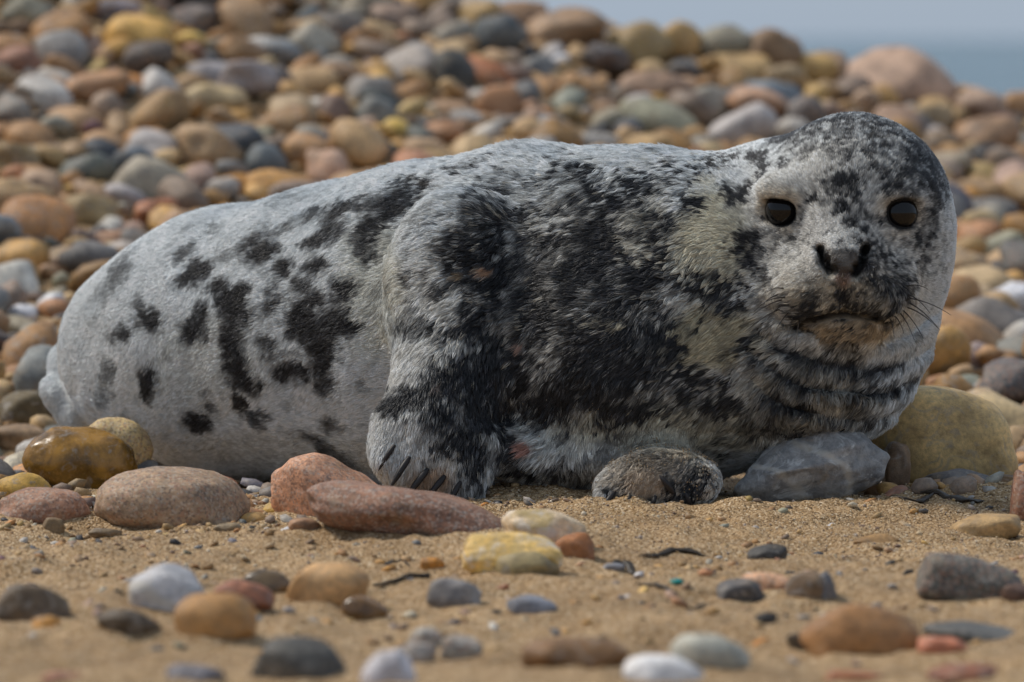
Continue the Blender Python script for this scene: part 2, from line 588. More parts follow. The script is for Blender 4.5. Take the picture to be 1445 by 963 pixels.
gcol = k.mix(k.mapr(damp, 0.58, 0.75, 0, 0.45), gcol, (0.13, 0.085, 0.05))
hh = k.math('ADD', k.math('MULTIPLY', k.math('SUBTRACT', 1.0, vo.outputs['Distance']), 0.9), k.math('MULTIPLY', k.noise(tcn.outputs['Object'], 130, 3), 1.3))
sand_mat = k.finish(gcol, 0.85, 0.2, k.bump(hh, 0.9, 0.0016))
ground = tag(link('sand_ground', mesh_from('sand_ground', np.stack([GX, GY, GZ], -1).reshape(-1, 3), gF), sand_mat), kind='structure')

k = NT('sea')
tcn = k.n('ShaderNodeTexCoord')
mp = k.n('ShaderNodeMapping')
mp.inputs['Scale'].default_value = (0.25, 1.0, 1.0)
k.l(tcn.outputs['Object'], mp.inputs['Vector'])
wv = k.noise(mp.outputs[0], 0.5, 6, 0.6)
foam = k.noise(mp.outputs[0], 0.07, 5, 0.6)
scol = k.mix(k.mapr(foam, 0.60, 0.72, 0, 0.6), (0.055, 0.115, 0.14), (0.5, 0.56, 0.6))
sea_mat = k.finish(scol, 0.22, 0.5, k.bump(wv, 0.6, 0.6))
sv = np.array([[-9000, 9, -0.75], [9000, 9, -0.75], [9000, 9000, -0.75], [-9000, 9000, -0.75]], float)
sea = tag(link('sea', mesh_from('sea', sv, [[0, 1, 2, 3]], False), sea_mat), kind='structure')



# ------------------------------------------------------------------ the seal: one continuous body from a distance field
def smin(a, b, k):
    h = np.clip(0.5 + 0.5 * (b - a) / k, 0, 1)
    return b * (1 - h) + a * h - k * h * (1 - h)


def smax(a, b, k):
    return -smin(-a, -b, k)


def ell(P, c, r):
    q = (P - c) / r
    k0 = np.sqrt((q * q).sum(-1)) + 1e-9
    q2 = q / r
    k1 = np.sqrt((q2 * q2).sum(-1)) + 1e-9
    return k0 * (k0 - 1) / k1


def rot_ell(P, c, r, ang):
    """ellipsoid turned by ang degrees in the picture plane (x to z)"""
    a = R(ang)
    q = P - c
    x = q[..., 0] * math.cos(a) + q[..., 2] * math.sin(a)
    z = -q[..., 0] * math.sin(a) + q[..., 2] * math.cos(a)
    return ell(np.stack([x, q[..., 1], z], -1), np.zeros(3), r)


def seg_t(P, a, b):
    ab = b - a
    t = np.clip(((P - a) @ ab) / (ab @ ab), 0, 1)
    return t, np.sqrt(((P - a - t[..., None] * ab) ** 2).sum(-1))


def cone(P, a, b, ra, rb):
    t, d = seg_t(P, a, b)
    return d - (ra + (rb - ra) * t)


def poly_dist(P, pts):
    d = None
    for a, b in zip(pts[:-1], pts[1:]):
        _, q = seg_t(P, a, b)
        d = q if d is None else np.minimum(d, q)
    return d


def flat_dist(P, pts):
    k_ = np.array([1.0, 0.0, 1.0])
    return poly_dist(P * k_, [p * k_ for p in pts])


SPINE = [(205, 500, 124, .42), (265, 490, 160, .39), (330, 484, 185, .36), (480, 474, 207, .28), (620, 462, 229, .20),
         (760, 452, 239, .14), (900, 450, 233, .08), (1015, 440, 214, .04), (1110, 432, 180, .01)]
SPC = [(W(x, y, d), M(r, d)) for x, y, r, d in SPINE]
HC = W(1203, 312, -.03)
NOSE = W(1191, 372, -.195)
EYES_PX = [(1104, 298), (1270, 301)]
MOUTH = [W(1134, 455, -.15), W(1150, 451, -.17), W(1172, 446, -.185), W(1194, 443, -.19), W(1216, 446, -.185), W(1238, 450, -.17), W(1256, 454, -.15)]
NOSTR = [[W(1160, 354, -.195), W(1164, 370, -.20), W(1173, 383, -.205)], [W(1221, 354, -.195), W(1217, 370, -.20), W(1208, 386, -.205)]]
FOLD_C = W(1188, 318, -.06)


def base_sdf(P):
    d = None
    for (a, ra), (b, rb) in zip(SPC[:-1], SPC[1:]):
        q = cone(P, a, b, ra, rb)
        d = q if d is None else smin(d, q, 0.03)
    # shoulder of the near fore flipper and its arm
    d = smin(d, rot_ell(P, W(655, 420, -.005), np.array([M(112), .085, M(150)]), 8), 0.022)
    d = smin(d, cone(P, W(650, 480, -.045), W(612, 600, -.10), M(88), M(74)), 0.028)
    # flipper paw, with toes
    d = smin(d, rot_ell(P, W(604, 640, -.118), np.array([M(84), .042, M(66)]), -14), 0.022)
    for (x, y, r) in ((545, 652, 24), (566, 672, 24), (593, 684, 25), (622, 690, 26), (655, 688, 32)):
        d = smin(d, cone(P, W(x + 12, y - 55, -.12), W(x, y - 4, -.142), M(r + 4), M(r * .8)), 0.012)
    # chest forward of the ribs
    d = smin(d, ell(P, W(880, 520, -.02), np.array([M(170), .13, M(150)])), 0.06)
    d = smin(d, ell(P, W(1060, 520, -.02), np.array([M(150), .12, M(112)])), 0.05)
    d = smin(d, ell(P, W(820, 640, -.03), np.array([M(150), .11, M(58)])), 0.04)
    # far fore flipper lying under the chest, paw towards the camera
    d = smin(d, cone(P, W(935, 640, -.05), W(928, 684, -.17), M(48), M(44)), 0.02)
    d = smin(d, rot_ell(P, W(926, 685, -.185), np.array([M(88), .045, M(44)]), 4), 0.014)
    for (x, y, r) in ((855, 705, 20), (885, 712, 20), (922, 714, 20), (962, 708, 22), (992, 692, 24)):
        d = smin(d, cone(P, W(x * .6 + 926 * .4, y - 24, -.19), W(x, y - 4, -.212), M(r), M(r * .85)), 0.010)
    # hind flippers folded at the rump
    d = smin(d, rot_ell(P, W(92, 520, .50), np.array([M(24), .045, M(36)]), 10), 0.012)
    d = smin(d, rot_ell(P, W(90, 560, .47), np.array([M(40), .045, M(26)]), -40), 0.010)
    d = smin(d, rot_ell(P, W(112, 585, .46), np.array([M(30), .05, M(36)]), 30), 0.012)
    # neck and throat
    d = smin(d, ell(P, W(1180, 440, -.02), np.array([M(140), .115, M(150)])), 0.045)
    d = smin(d, ell(P, W(1140, 545, -.03), np.array([M(120), .11, M(86)])), 0.05)
    # skull
    h = ell(P, W(1203, 300, -.03), np.array([M(137), .118, M(138)]))
    h = smin(h, ell(P, W(1203, 368, -.03), np.array([M(132), .108, M(118)])), 0.04)
    h = smin(h, ell(P, W(1191, 402, -.105), np.array([M(94), .080, M(70)])), 0.035)
    h = smin(h, cone(P, W(1187, 270, -.105), W(1190, 366, -.165), M(46), M(36)), 0.035)
    h = smin(h, ell(P, W(1146, 414, -.145), np.array([M(57), .050, M(47)])), 0.020)
    h = smin(h, ell(P, W(1238, 415, -.145), np.array([M(58), .050, M(47)])), 0.020)
    h = smin(h, ell(P, W(1191, 374, -.170), np.array([M(42), .030, M(32)])), 0.022)
    h = smin(h, ell(P, W(1194, 455, -.125), np.array([M(58), .046, M(27)])), 0.014)
    for ex, ey in EYES_PX:      # brow
        h = smin(h, ell(P, W(ex + (8 if ex < 1190 else -8), ey - 34, -.105), np.array([M(44), .026, M(18)])), 0.03)
    d = smin(d, ell(P, W(1105, 338, .03), np.array([M(112), .11, M(142)])), 0.04)
    d = smin(d, h, 0.026)
    return d


def trace_many(pix, f, t0=5.5, t1=7.0):
    """first point of the surface along each line of sight, or None"""
    D = np.array([pix_dir(*p) for p in pix])
    o = np.array([0, CAM_Y, CAM_Z])
    t = np.full(len(D), t0)
    live = np.ones(len(D), bool)
    for _ in range(90):
        v = f(o + D[live] * t[live][:, None])
        t[live] += np.maximum(v * 0.85, 0.0003)
        i = np.flatnonzero(live)
        live[i[(np.abs(v) < 0.0004) | (t[i] > t1)]] = False
        if not live.any():
            break
    return [o + d * q if q < t1 else None for d, q in zip(D, t)]


def trace(px, py, f):
    return trace_many([(px, py)], f)[0]


TET = np.array([[1, -1, -1], [-1, -1, 1], [-1, 1, -1], [1, 1, 1]], float)


def grad(P, f, e=0.0012):
    g = sum(t * f(P + t * e)[:, None] for t in TET)
    return g / (np.linalg.norm(g, axis=-1, keepdims=True) + 1e-9)


EYE = []
for ex, ey in EYES_PX:
    p_ = trace(ex, ey, base_sdf)
    n_ = grad(p_[None], base_sdf, 0.006)[0] * 0.35 - pix_dir(ex, ey) * 0.65
    EYE.append((p_, n_ / np.linalg.norm(n_)))
NOSTR = [trace_many([project(p) for p in s], base_sdf) for s in NOSTR]
MOUTH = trace_many([project(p) for p in MOUTH], base_sdf)
PHIL = trace_many([(1191, y) for y in (388, 402, 418, 432, 442)], base_sdf)


def fold_mask(P):
    q = P - FOLD_C
    r = np.sqrt((q ** 2).sum(-1))
    dn = -q[..., 2] / (r + 1e-9)
    fr = -q[..., 1] / (r + 1e-9)
    return r, sstep(0.50, 0.80, dn) * sstep(-0.25, 0.1, fr) * sstep(-0.135, -0.06, q[..., 0])


FOLDS = ((.150, .0045), (.172, .006), (.194, .006), (.217, .005))


def sdf(P):
    d = base_sdf(P)
    nh = np.sqrt(((P - HC) ** 2).sum(-1)) < 0.34
    if nh.any():
        Q = P[nh]
        a = np.zeros(len(Q))
        for p, n in EYE:
            r = np.sqrt(((Q - p) ** 2).sum(-1))
            a += 0.0055 * np.exp(-(r / 0.021) ** 2) - 0.0030 * np.exp(-((r - 0.027) / 0.009) ** 2)
        for p, n in EYE:
            q = (Q - p - np.array([0, -.004, .0175])) / np.array([.021, .022, .0065])
            a -= 0.0062 * np.exp(-(q ** 2).sum(-1))
            q = (Q - p - np.array([0, -.003, -.0185])) / np.array([.019, .022, .0055])
            a -= 0.0040 * np.exp(-(q ** 2).sum(-1))
        for s in NOSTR:
            a += 0.014 * np.exp(-(flat_dist(Q, s) / 0.0060) ** 2) * (Q[:, 1] < -.13)
        a += 0.009 * np.exp(-(poly_dist(Q, MOUTH) / 0.0048) ** 2)
        a += 0.0035 * np.exp(-(poly_dist(Q, PHIL) / 0.004) ** 2)
        r, m = fold_mask(Q)
        wob = 0.007 * vnoise(Q, 13, 8) + 0.003 * vnoise(Q, 34, 7)
        for fr, am in FOLDS:
            x = (r + wob - fr)
            a += m * am * (0.75 + 0.6 * vnoise(Q, 20, int(fr * 1000))) * (np.exp(-(x / 0.0055) ** 2) - 0.5 * np.exp(-((x - 0.011) / 0.008) ** 2))
        d[nh] += a
    # skin unevenness
    d = d - 0.0030 * vnoise(P, 13, 31) - 0.0012 * vnoise(P, 38, 32)
    return d


def surface_nets(f, lo, hi, h):
    ax = [np.arange(lo[i], hi[i], h) for i in range(3)]
    G = np.stack(np.meshgrid(*ax, indexing='ij'), -1)
    C = G[::4, ::4, ::4]
    dc = f(C.reshape(-1, 3)).reshape(C.shape[:3])
    D = np.repeat(np.repeat(np.repeat(dc, 4, 0), 4, 1), 4, 2)[:G.shape[0], :G.shape[1], :G.shape[2]].astype(np.float32)
    band = np.abs(D) < h * 7.5
    D[band] = f(G[band])
    s = D < 0
    c = np.zeros(tuple(n - 1 for n in s.shape), np.int8)
    for a in (0, 1):
        for b in (0, 1):
            for e in (0, 1):
                c += s[a:s.shape[0] - 1 + a, b:s.shape[1] - 1 + b, e:s.shape[2] - 1 + e]
    act = (c > 0) & (c < 8)
    vid = -np.ones(act.shape, np.int64)
    vid[act] = np.arange(act.sum())
    V = np.argwhere(act) * h + np.array(lo) + h / 2
    Fs = []
    for axis in range(3):
        s0 = np.take(s, range(0, s.shape[axis] - 1), axis)
        s1 = np.take(s, range(1, s.shape[axis]), axis)
        e = np.argwhere(s0 != s1)
        flip = s0[tuple(e.T)]
        u, v = [(1, 2), (2, 0), (0, 1)][axis]
        ok = (e[:, u] > 0) & (e[:, v] > 0) & (e[:, u] < act.shape[u]) & (e[:, v] < act.shape[v])
        e, flip = e[ok], flip[ok]
        q = []
        for du, dv in ((-1, -1), (0, -1), (0, 0), (-1, 0)):
            t = e.copy()
            t[:, u] += du
            t[:, v] += dv
            q.append(vid[tuple(t.T)])
        q = np.stack(q, -1)
        q[~flip] = q[~flip][:, ::-1]
        Fs.append(q)
    return V, np.concatenate(Fs)


def subdivide(V, F):
    n = len(V)
    E = np.concatenate([F[:, [i, (i + 1) % 4]] for i in range(4)])
    Es = np.sort(E, 1)
    U, inv = np.unique(Es, axis=0, return_inverse=True)
    inv = inv.reshape(4, -1)
    mid = (V[U[:, 0]] + V[U[:, 1]]) / 2
    cen = V[F].mean(1)
    V2 = np.concatenate([V, mid, cen])
    ci = n + len(U) + np.arange(len(F))
    F2 = np.concatenate([np.stack([F[:, i], n + inv[i], ci, n + inv[(i - 1) % 4]], -1) for i in range(4)])
    return V2, F2


def newton(V, f, it):
    for _ in range(it):
        g = grad(V, f)
        V = V - g * np.clip(f(V), -0.006, 0.006)[:, None]
    return V


SV, SF = surface_nets(sdf, (-0.62, -0.30, -0.06), (0.56, 0.66, 0.50), 0.006)
SV = newton(SV, sdf, 3)
SV, SF = subdivide(SV, SF)
SV = newton(SV, sdf, 1)
SN = grad(SV, sdf)

# ---- coat: blots painted on the surface; (x, y, half width, half height, turn, darkness)
LIGHT_DARK = [
    # broad tones
    (760, 420, 190, 150, 0, .62), (900, 470, 150, 130, 0, .72), (690, 520, 70, 110, 10, .80), (840, 640, 150, 60, 0, .50), (1130, 590, 110, 60, 0, .50),
    (1203, 190, 130, 40, 0, .58), (1310, 240, 50, 70, -25, .60), (260, 650, 120, 24, 12, .12), (430, 660, 120, 30, 4, .14), (600, 380, 50, 60, 0, .25),
    # rump and flank
    (163, 394, 14, 42, -30, .50), (132, 432, 12, 40, -15, .32), (112, 470, 8, 40, -5, .25), (195, 429, 9, 15, 10, .60), (211, 452, 16, 17, -35, .92), (174, 472, 16, 11, 25, .75),
    (262, 357, 18, 8, 30, .65), (306, 326, 15, 6, 22, .35), (278, 384, 32, 13, 35, .92), (306, 404, 20, 12, 35, .85), (276, 465, 17, 17, 0, .88), (283, 446, 11, 16, -20, .75), (334, 418, 24, 15, 20, .95),
    (338, 441, 25, 17, 0, .95), (328, 475, 14, 22, 5, .80), (323, 360, 14, 8, 30, .50), (353, 342, 20, 8, 28, .60), (153, 526, 10, 15, 0, .60), (146, 563, 11, 17, -10, .55),
    (209, 540, 12, 25, 5, .88), (175, 590, 9, 8, 0, .4), (239, 501, 13, 10, 0, .28), (205, 612, 18, 9, -20, .32), (284, 598, 17, 13, -25, .80), (290, 557, 8, 8, 0, .4), (300, 576, 8, 9, 0, .55),
    (339, 567, 8, 17, 15, .80), (334, 520, 16, 20, 10, .92), (357, 541, 13, 13, 0, .85), (368, 588, 12, 15, 15, .72), (375, 357, 21, 13, 28, .93), (403, 380, 15, 12, 20, .85), (384, 404, 10, 8, 0, .6),
    (387, 430, 24, 12, 30, .65), (425, 404, 18, 10, 28, .75), (431, 458, 28, 28, 25, .92), (447, 422, 15, 10, 20, .8), (487, 407, 15, 16, 30, .9), (450, 338, 24, 12, 22, .88), (474, 320, 16, 10, 20, .75),
    (400, 320, 26, 8, 22, .52), (446, 298, 20, 7, 22, .55), (484, 294, 30, 9, 24, .85), (453, 373, 24, 12, 12, .80), (518, 341, 15, 20, 10, .72), (521, 363, 10, 10, 0, .8), (530, 317, 28, 12, 24, .85),
    (574, 294, 34, 13, 26, .95), (546, 282, 32, 12, 24, .88), (516, 291, 20, 9, 24, .72), (590, 257, 20, 8, 22, .72), (558, 267, 24, 8, 24, .65), (413, 520, 25, 19, 0, .88), (458, 498, 17, 33, -12, .88),
    (378, 488, 20, 14, -20, .65), (459, 545, 14, 15, 0, .72), (478, 451, 16, 20, 20, .82), (505, 463, 13, 6, -8, .92), (512, 551, 9, 10, 0, .5), (471, 600, 14, 13, 0, .55), (462, 632, 34, 12, -28, .72),
    (484, 657, 30, 13, -20, .62), (352, 610, 22, 8, -15, .2), (520, 610, 20, 14, 0, .25),
    # back and shoulder
    (681, 231, 16, 7, 14, .75), (650, 242, 12, 6, 18, .62), (600, 256, 24, 7, 18, .78), (569, 272, 20, 9, 25, .8), (700, 264, 36, 8, 14, .85), (719, 244, 16, 4, 8, .55), (669, 293, 17, 11, 25, .85),
    (730, 304, 26, 9, 25, .92), (800, 231, 24, 7, -4, .88), (828, 247, 24, 12, -18, .88), (772, 265, 28, 9, 12, .45), (613, 343, 24, 15, 25, .62), (660, 346, 25, 19, 20, .88), (691, 328, 24, 11, 10, .88),
    (666, 374, 42, 18, 8, .88), (731, 362, 36, 17, -8, .92), (778, 346, 46, 20, 8, .92), (792, 376, 52, 34, 0, .92), (834, 312, 32, 15, -10, .88), (850, 293, 18, 20, 0, .92), (784, 420, 60, 46, 0, .82),
    (734, 390, 28, 24, 0, .88), (700, 400, 36, 18, 0, .88), (638, 400, 24, 13, 15, .62), (600, 393, 20, 18, 0, .42), (569, 455, 7, 14, -10, .75), (585, 427, 5, 22, 5, .62),
    (588, 362, 24, 18, 20, .08), (562, 400, 10, 40, 5, .06), (794, 315, 34, 11, 6, .12), (700, 283, 30, 8, 14, .12), (755, 285, 28, 8, 10, .15), (644, 437, 36, 10, 20, .22), (622, 310, 28, 12, 25, .12),
    (694, 465, 42, 24, 0, .95), (647, 459, 22, 9, 10, .65), (660, 420, 20, 7, 15, .3),
    # near flipper
    (590, 500, 34, 30, 30, .22), (545, 560, 16, 60, -20, .06), (640, 495, 24, 10, 10, .45), (699, 477, 36, 24, 0, .95), (699, 515, 46, 30, 0, .97), (687, 565, 46, 30, 0, .98), (634, 537, 26, 15, 10, .85),
    (600, 543, 22, 11, 20, .62), (567, 565, 30, 18, 15, .95), (612, 574, 32, 19, 0, .93), (650, 560, 26, 26, 0, .93), (699, 600, 20, 20, 0, .95), (575, 600, 28, 18, 25, .10), (556, 636, 24, 38, -20, .08), (590, 636, 22, 36, -20, .12), (605, 600, 16, 14, 0, .5),
    (637, 627, 34, 17, 0, .78), (668, 658, 26, 34, 0, .92), (650, 692, 22, 18, 0, .72), (628, 662, 14, 22, -15, .25), (606, 672, 10, 20, -15, .3),
    # chest
    (737, 577, 30, 11, 0, .92), (765, 556, 36, 7, 14, .32), (774, 515, 22, 7, 24, .28), (800, 536, 40, 12, 0, .9), (715, 640, 14, 30, 0, .85), (774, 585, 26, 12, 0, .85), (760, 612, 40, 10, 10, .35), (770, 665, 46, 16, 0, .6),
    (792, 640, 14, 26, 0, .82), (906, 259, 28, 11, -5, .88), (959, 247, 22, 11, 5, .88), (999, 234, 14, 13, 25, .82), (1030, 228, 18, 7, 30, .75), (865, 284, 34, 16, -8, .92), (856, 324, 42, 20, -35, .95),
    (981, 287, 19, 13, 0, .88), (940, 303, 10, 20, 5, .82), (946, 343, 20, 26, 8, .88), (872, 374, 30, 36, 10, .95), (819, 368, 40, 38, 0, .82), (887, 396, 36, 30, 0, .95), (925, 370, 20, 15, 0, .72), (918, 390, 20, 18, 0, .85),
    (940, 275, 26, 9, 0, .12), (1014, 280, 13, 36, -8, .04), (1018, 359, 14, 38, 18, .05), (981, 331, 28, 26, 0, .06), (974, 367, 27, 20, 0, .08), (906, 353, 16, 15, 0, .15), (905, 310, 22, 16, -20, .4), (900, 330, 12, 10, 0, .3),
    (1002, 412, 25, 22, -10, .92), (981, 393, 14, 12, 0, .75), (1043, 415, 14, 24, 15, .92), (893, 424, 42, 24, 0, .93), (946, 452, 28, 17, 0, .75), (878, 480, 42, 20, 0, .88), (816, 459, 32, 18, 0, .82), (856, 456, 24, 6, 4, .28), (800, 500, 32, 7, 16, .32), (808, 470, 20, 6, 8, .4),
    (935, 420, 14, 6, 4, .2), (960, 425, 16, 14, 0, .25), (993, 462, 42, 28, 0, .14), (1024, 482, 42, 28, 0, .14), (982, 494, 52, 26, -15, .14), (921, 499, 48, 36, 0, .95), (858, 512, 60, 34, 0, .94), (883, 580, 54, 13, 5, .88),
    (799, 557, 52, 18, 0, .88), (992, 540, 50, 20, -8, .94), (1029, 565, 44, 14, -10, .85), (820, 590, 42, 9, 14, .38), (817, 622, 42, 22, 25, .22), (873, 642, 44, 18, 18, .32), (858, 599, 26, 8, 8, .82), (954, 597, 54, 12, 6, .26),
    (985, 616, 64, 18, 8, .22), (1045, 622, 34, 8, 8, .62), (940, 545, 30, 8, 20, .5), (1068, 498, 22, 22, 0, .94), (1074, 474, 10, 14, 0, .82), (1060, 535, 30, 12, -15, .55), (1090, 560, 30, 10, -10, .6),
    # throat
    (1130, 550, 90, 70, 0, .42), (1110, 540, 40, 22, -25, .42), (1190, 510, 80, 26, 0, .38), (1250, 520, 30, 40, 25, .26), (1150, 600, 60, 20, 10, .42), (1120, 615, 24, 7, 10, .75), (1190, 602, 30, 8, 14, .6), (1080, 600, 26, 7, 10, .6),
    # cheek and neck
    (1062, 353, 19, 26, 0, .93), (1034, 278, 11, 18, 5, .75), (1052, 272, 8, 12, 0, .82), (1065, 225, 12, 8, 20, .82), (1074, 240, 6, 14, -20, .8), (1059, 392, 10, 12, 0, .12), (1080, 390, 10, 20, 10, .5), (1062, 310, 14, 14, 0, .2), (1085, 440, 12, 26, 10, .3),
    # face
    (1190, 330, 100, 90, 0, .27), (1295, 330, 34, 60, 0, .38), (1209, 181, 110, 28, 0, .55), (1150, 200, 40, 10, 20, .40), (1316, 256, 13, 16, 0, .96), (1300, 225, 26, 28, -30, .74), (1187, 262, 26, 17, 0, .85), (1232, 238, 28, 9, -10, .75), (1258, 262, 20, 14, 0, .68), (1194, 290, 12, 12, 0, .88),
    (1209, 316, 17, 20, 0, .55), (1112, 233, 13, 8, 0, .75), (1170, 258, 10, 10, 0, .75), (1142, 232, 26, 11, 10, .10), (1125, 255, 26, 9, 15, .12), (1209, 230, 12, 8, 0, .2), (1105, 196, 16, 8, 20, .85), (1090, 188, 10, 6, 25, .75), (1067, 222, 12, 8, 20, .8),
    (1255, 398, 34, 38, 0, .66), (1232, 360, 24, 20, 0, .58), (1240, 424, 42, 18, 0, .68), (1131, 424, 34, 14, 8, .50), (1150, 446, 44, 12, 10, .88), (1236, 446, 40, 11, -10, .85), (1190, 402, 12, 20, 0, .85), (1161, 310, 22, 24, 0, .10), (1123, 364, 20, 28, 10, .12), (1112, 335, 14, 12, 0, .35), (1292, 364, 18, 26, 0, .30),
    (1295, 342, 10, 12, 0, .6), (1299, 374, 9, 10, 0, .6), (1314, 310, 8, 16, 0, .65), (1326, 345, 8, 40, 0, .3), (1124, 312, 9, 5, -30, .8), (1248, 314, 8, 5, 30, .8), (1085, 310, 6, 8, 0, .7), (1288, 312, 6, 8, 0, .7), (1202, 466, 54, 12, 0, .22), (1194, 468, 9, 6, 0, .8), (1150, 285, 9, 6, 0, .7), (1172, 285, 8, 8, 0, .35), (1215, 340, 9, 8, 0, .75),
    # far paw
    (926, 685, 90, 46, 0, .26), (930, 652, 55, 10, 0, .45), (978, 680, 22, 20, 0, .50), (868, 690, 34, 20, 0, .25), (900, 706, 14, 10, 0, .7), (955, 700, 12, 14, 0, .75), (860, 705, 10, 10, 0, .75), (985, 690, 12, 22, 0, .8), (940, 690, 8, 18, 20, .8), (885, 695, 6, 16, 20, .7),
]
rs = np.random.default_rng(5)
TINT = [  # colour washes: (x, y, rx, ry, colour, strength)
    (850, 470, 330, 260, (.66, .62, .54), .75), (1195, 340, 170, 190, (.70, .655, .58), .75), (600, 600, 110, 130, (.68, .655, .60), .7),
    (1010, 340, 55, 90, (.66, .60, .44), .85), (1000, 475, 80, 50, (.52, .45, .29), .9), (930, 340, 60, 60, (.60, .55, .42), .5), (530, 400, 60, 110, (.60, .58, .47), .55), (300, 520, 120, 90, (.64, .64, .58), .5),
    (960, 600, 200, 50, (.52, .47, .34), .75), (1150, 560, 110, 70, (.50, .46, .37), .7), (1104, 298, 40, 34, (.56, .45, .31), .75), (1270, 300, 40, 36, (.52, .42, .30), .7), (1190, 425, 90, 50, (.46, .38, .26), .8), (1200, 468, 70, 18, (.55, .42, .27), .9),
    (1160, 330, 40, 40, (.68, .66, .62), .6), (860, 455, 40, 14, (.62, .55, .38), .8), (740, 633, 17, 13, (.50, .26, .20), 1.0), (686, 383, 16, 8, (.42, .22, .11), .9), (650, 390, 10, 7, (.48, .30, .12), .8), (735, 490, 8, 10, (.45, .24, .17), .8),
    (914, 682, 34, 20, (.26, .10, .055), .95), (926, 685, 92, 52, (.44, .35, .25), .85), (610, 678, 34, 24, (.50, .32, .19), .85), (616, 546, 8, 6, (.40, .25, .18), .7), (1190, 392, 14, 18, (.20, .08, .05), .7), (430, 640, 200, 40, (.50, .49, .44), .6),
]


LDA = [(p, M(b[2]) * ((1.34 if b[2] < 20 else 1.18) if b[0] < 560 else (1.16 if b[2] < 20 else 1.10)), M(b[3]) * ((1.34 if b[2] < 20 else 1.18) if b[0] < 560 else (1.16 if b[2] < 20 else 1.10)), R(b[4]), b[5] if b[5] < .3 or b[5] > .9 or b[0] < 560 else b[5] ** 0.75)
       for p, b in zip(trace_many([b[:2] for b in LIGHT_DARK], base_sdf), LIGHT_DARK)]
TNA = [(p, M(b[2]), M(b[3]), b[4], b[5]) for p, b in zip(trace_many([b[:2] for b in TINT], base_sdf), TINT)]


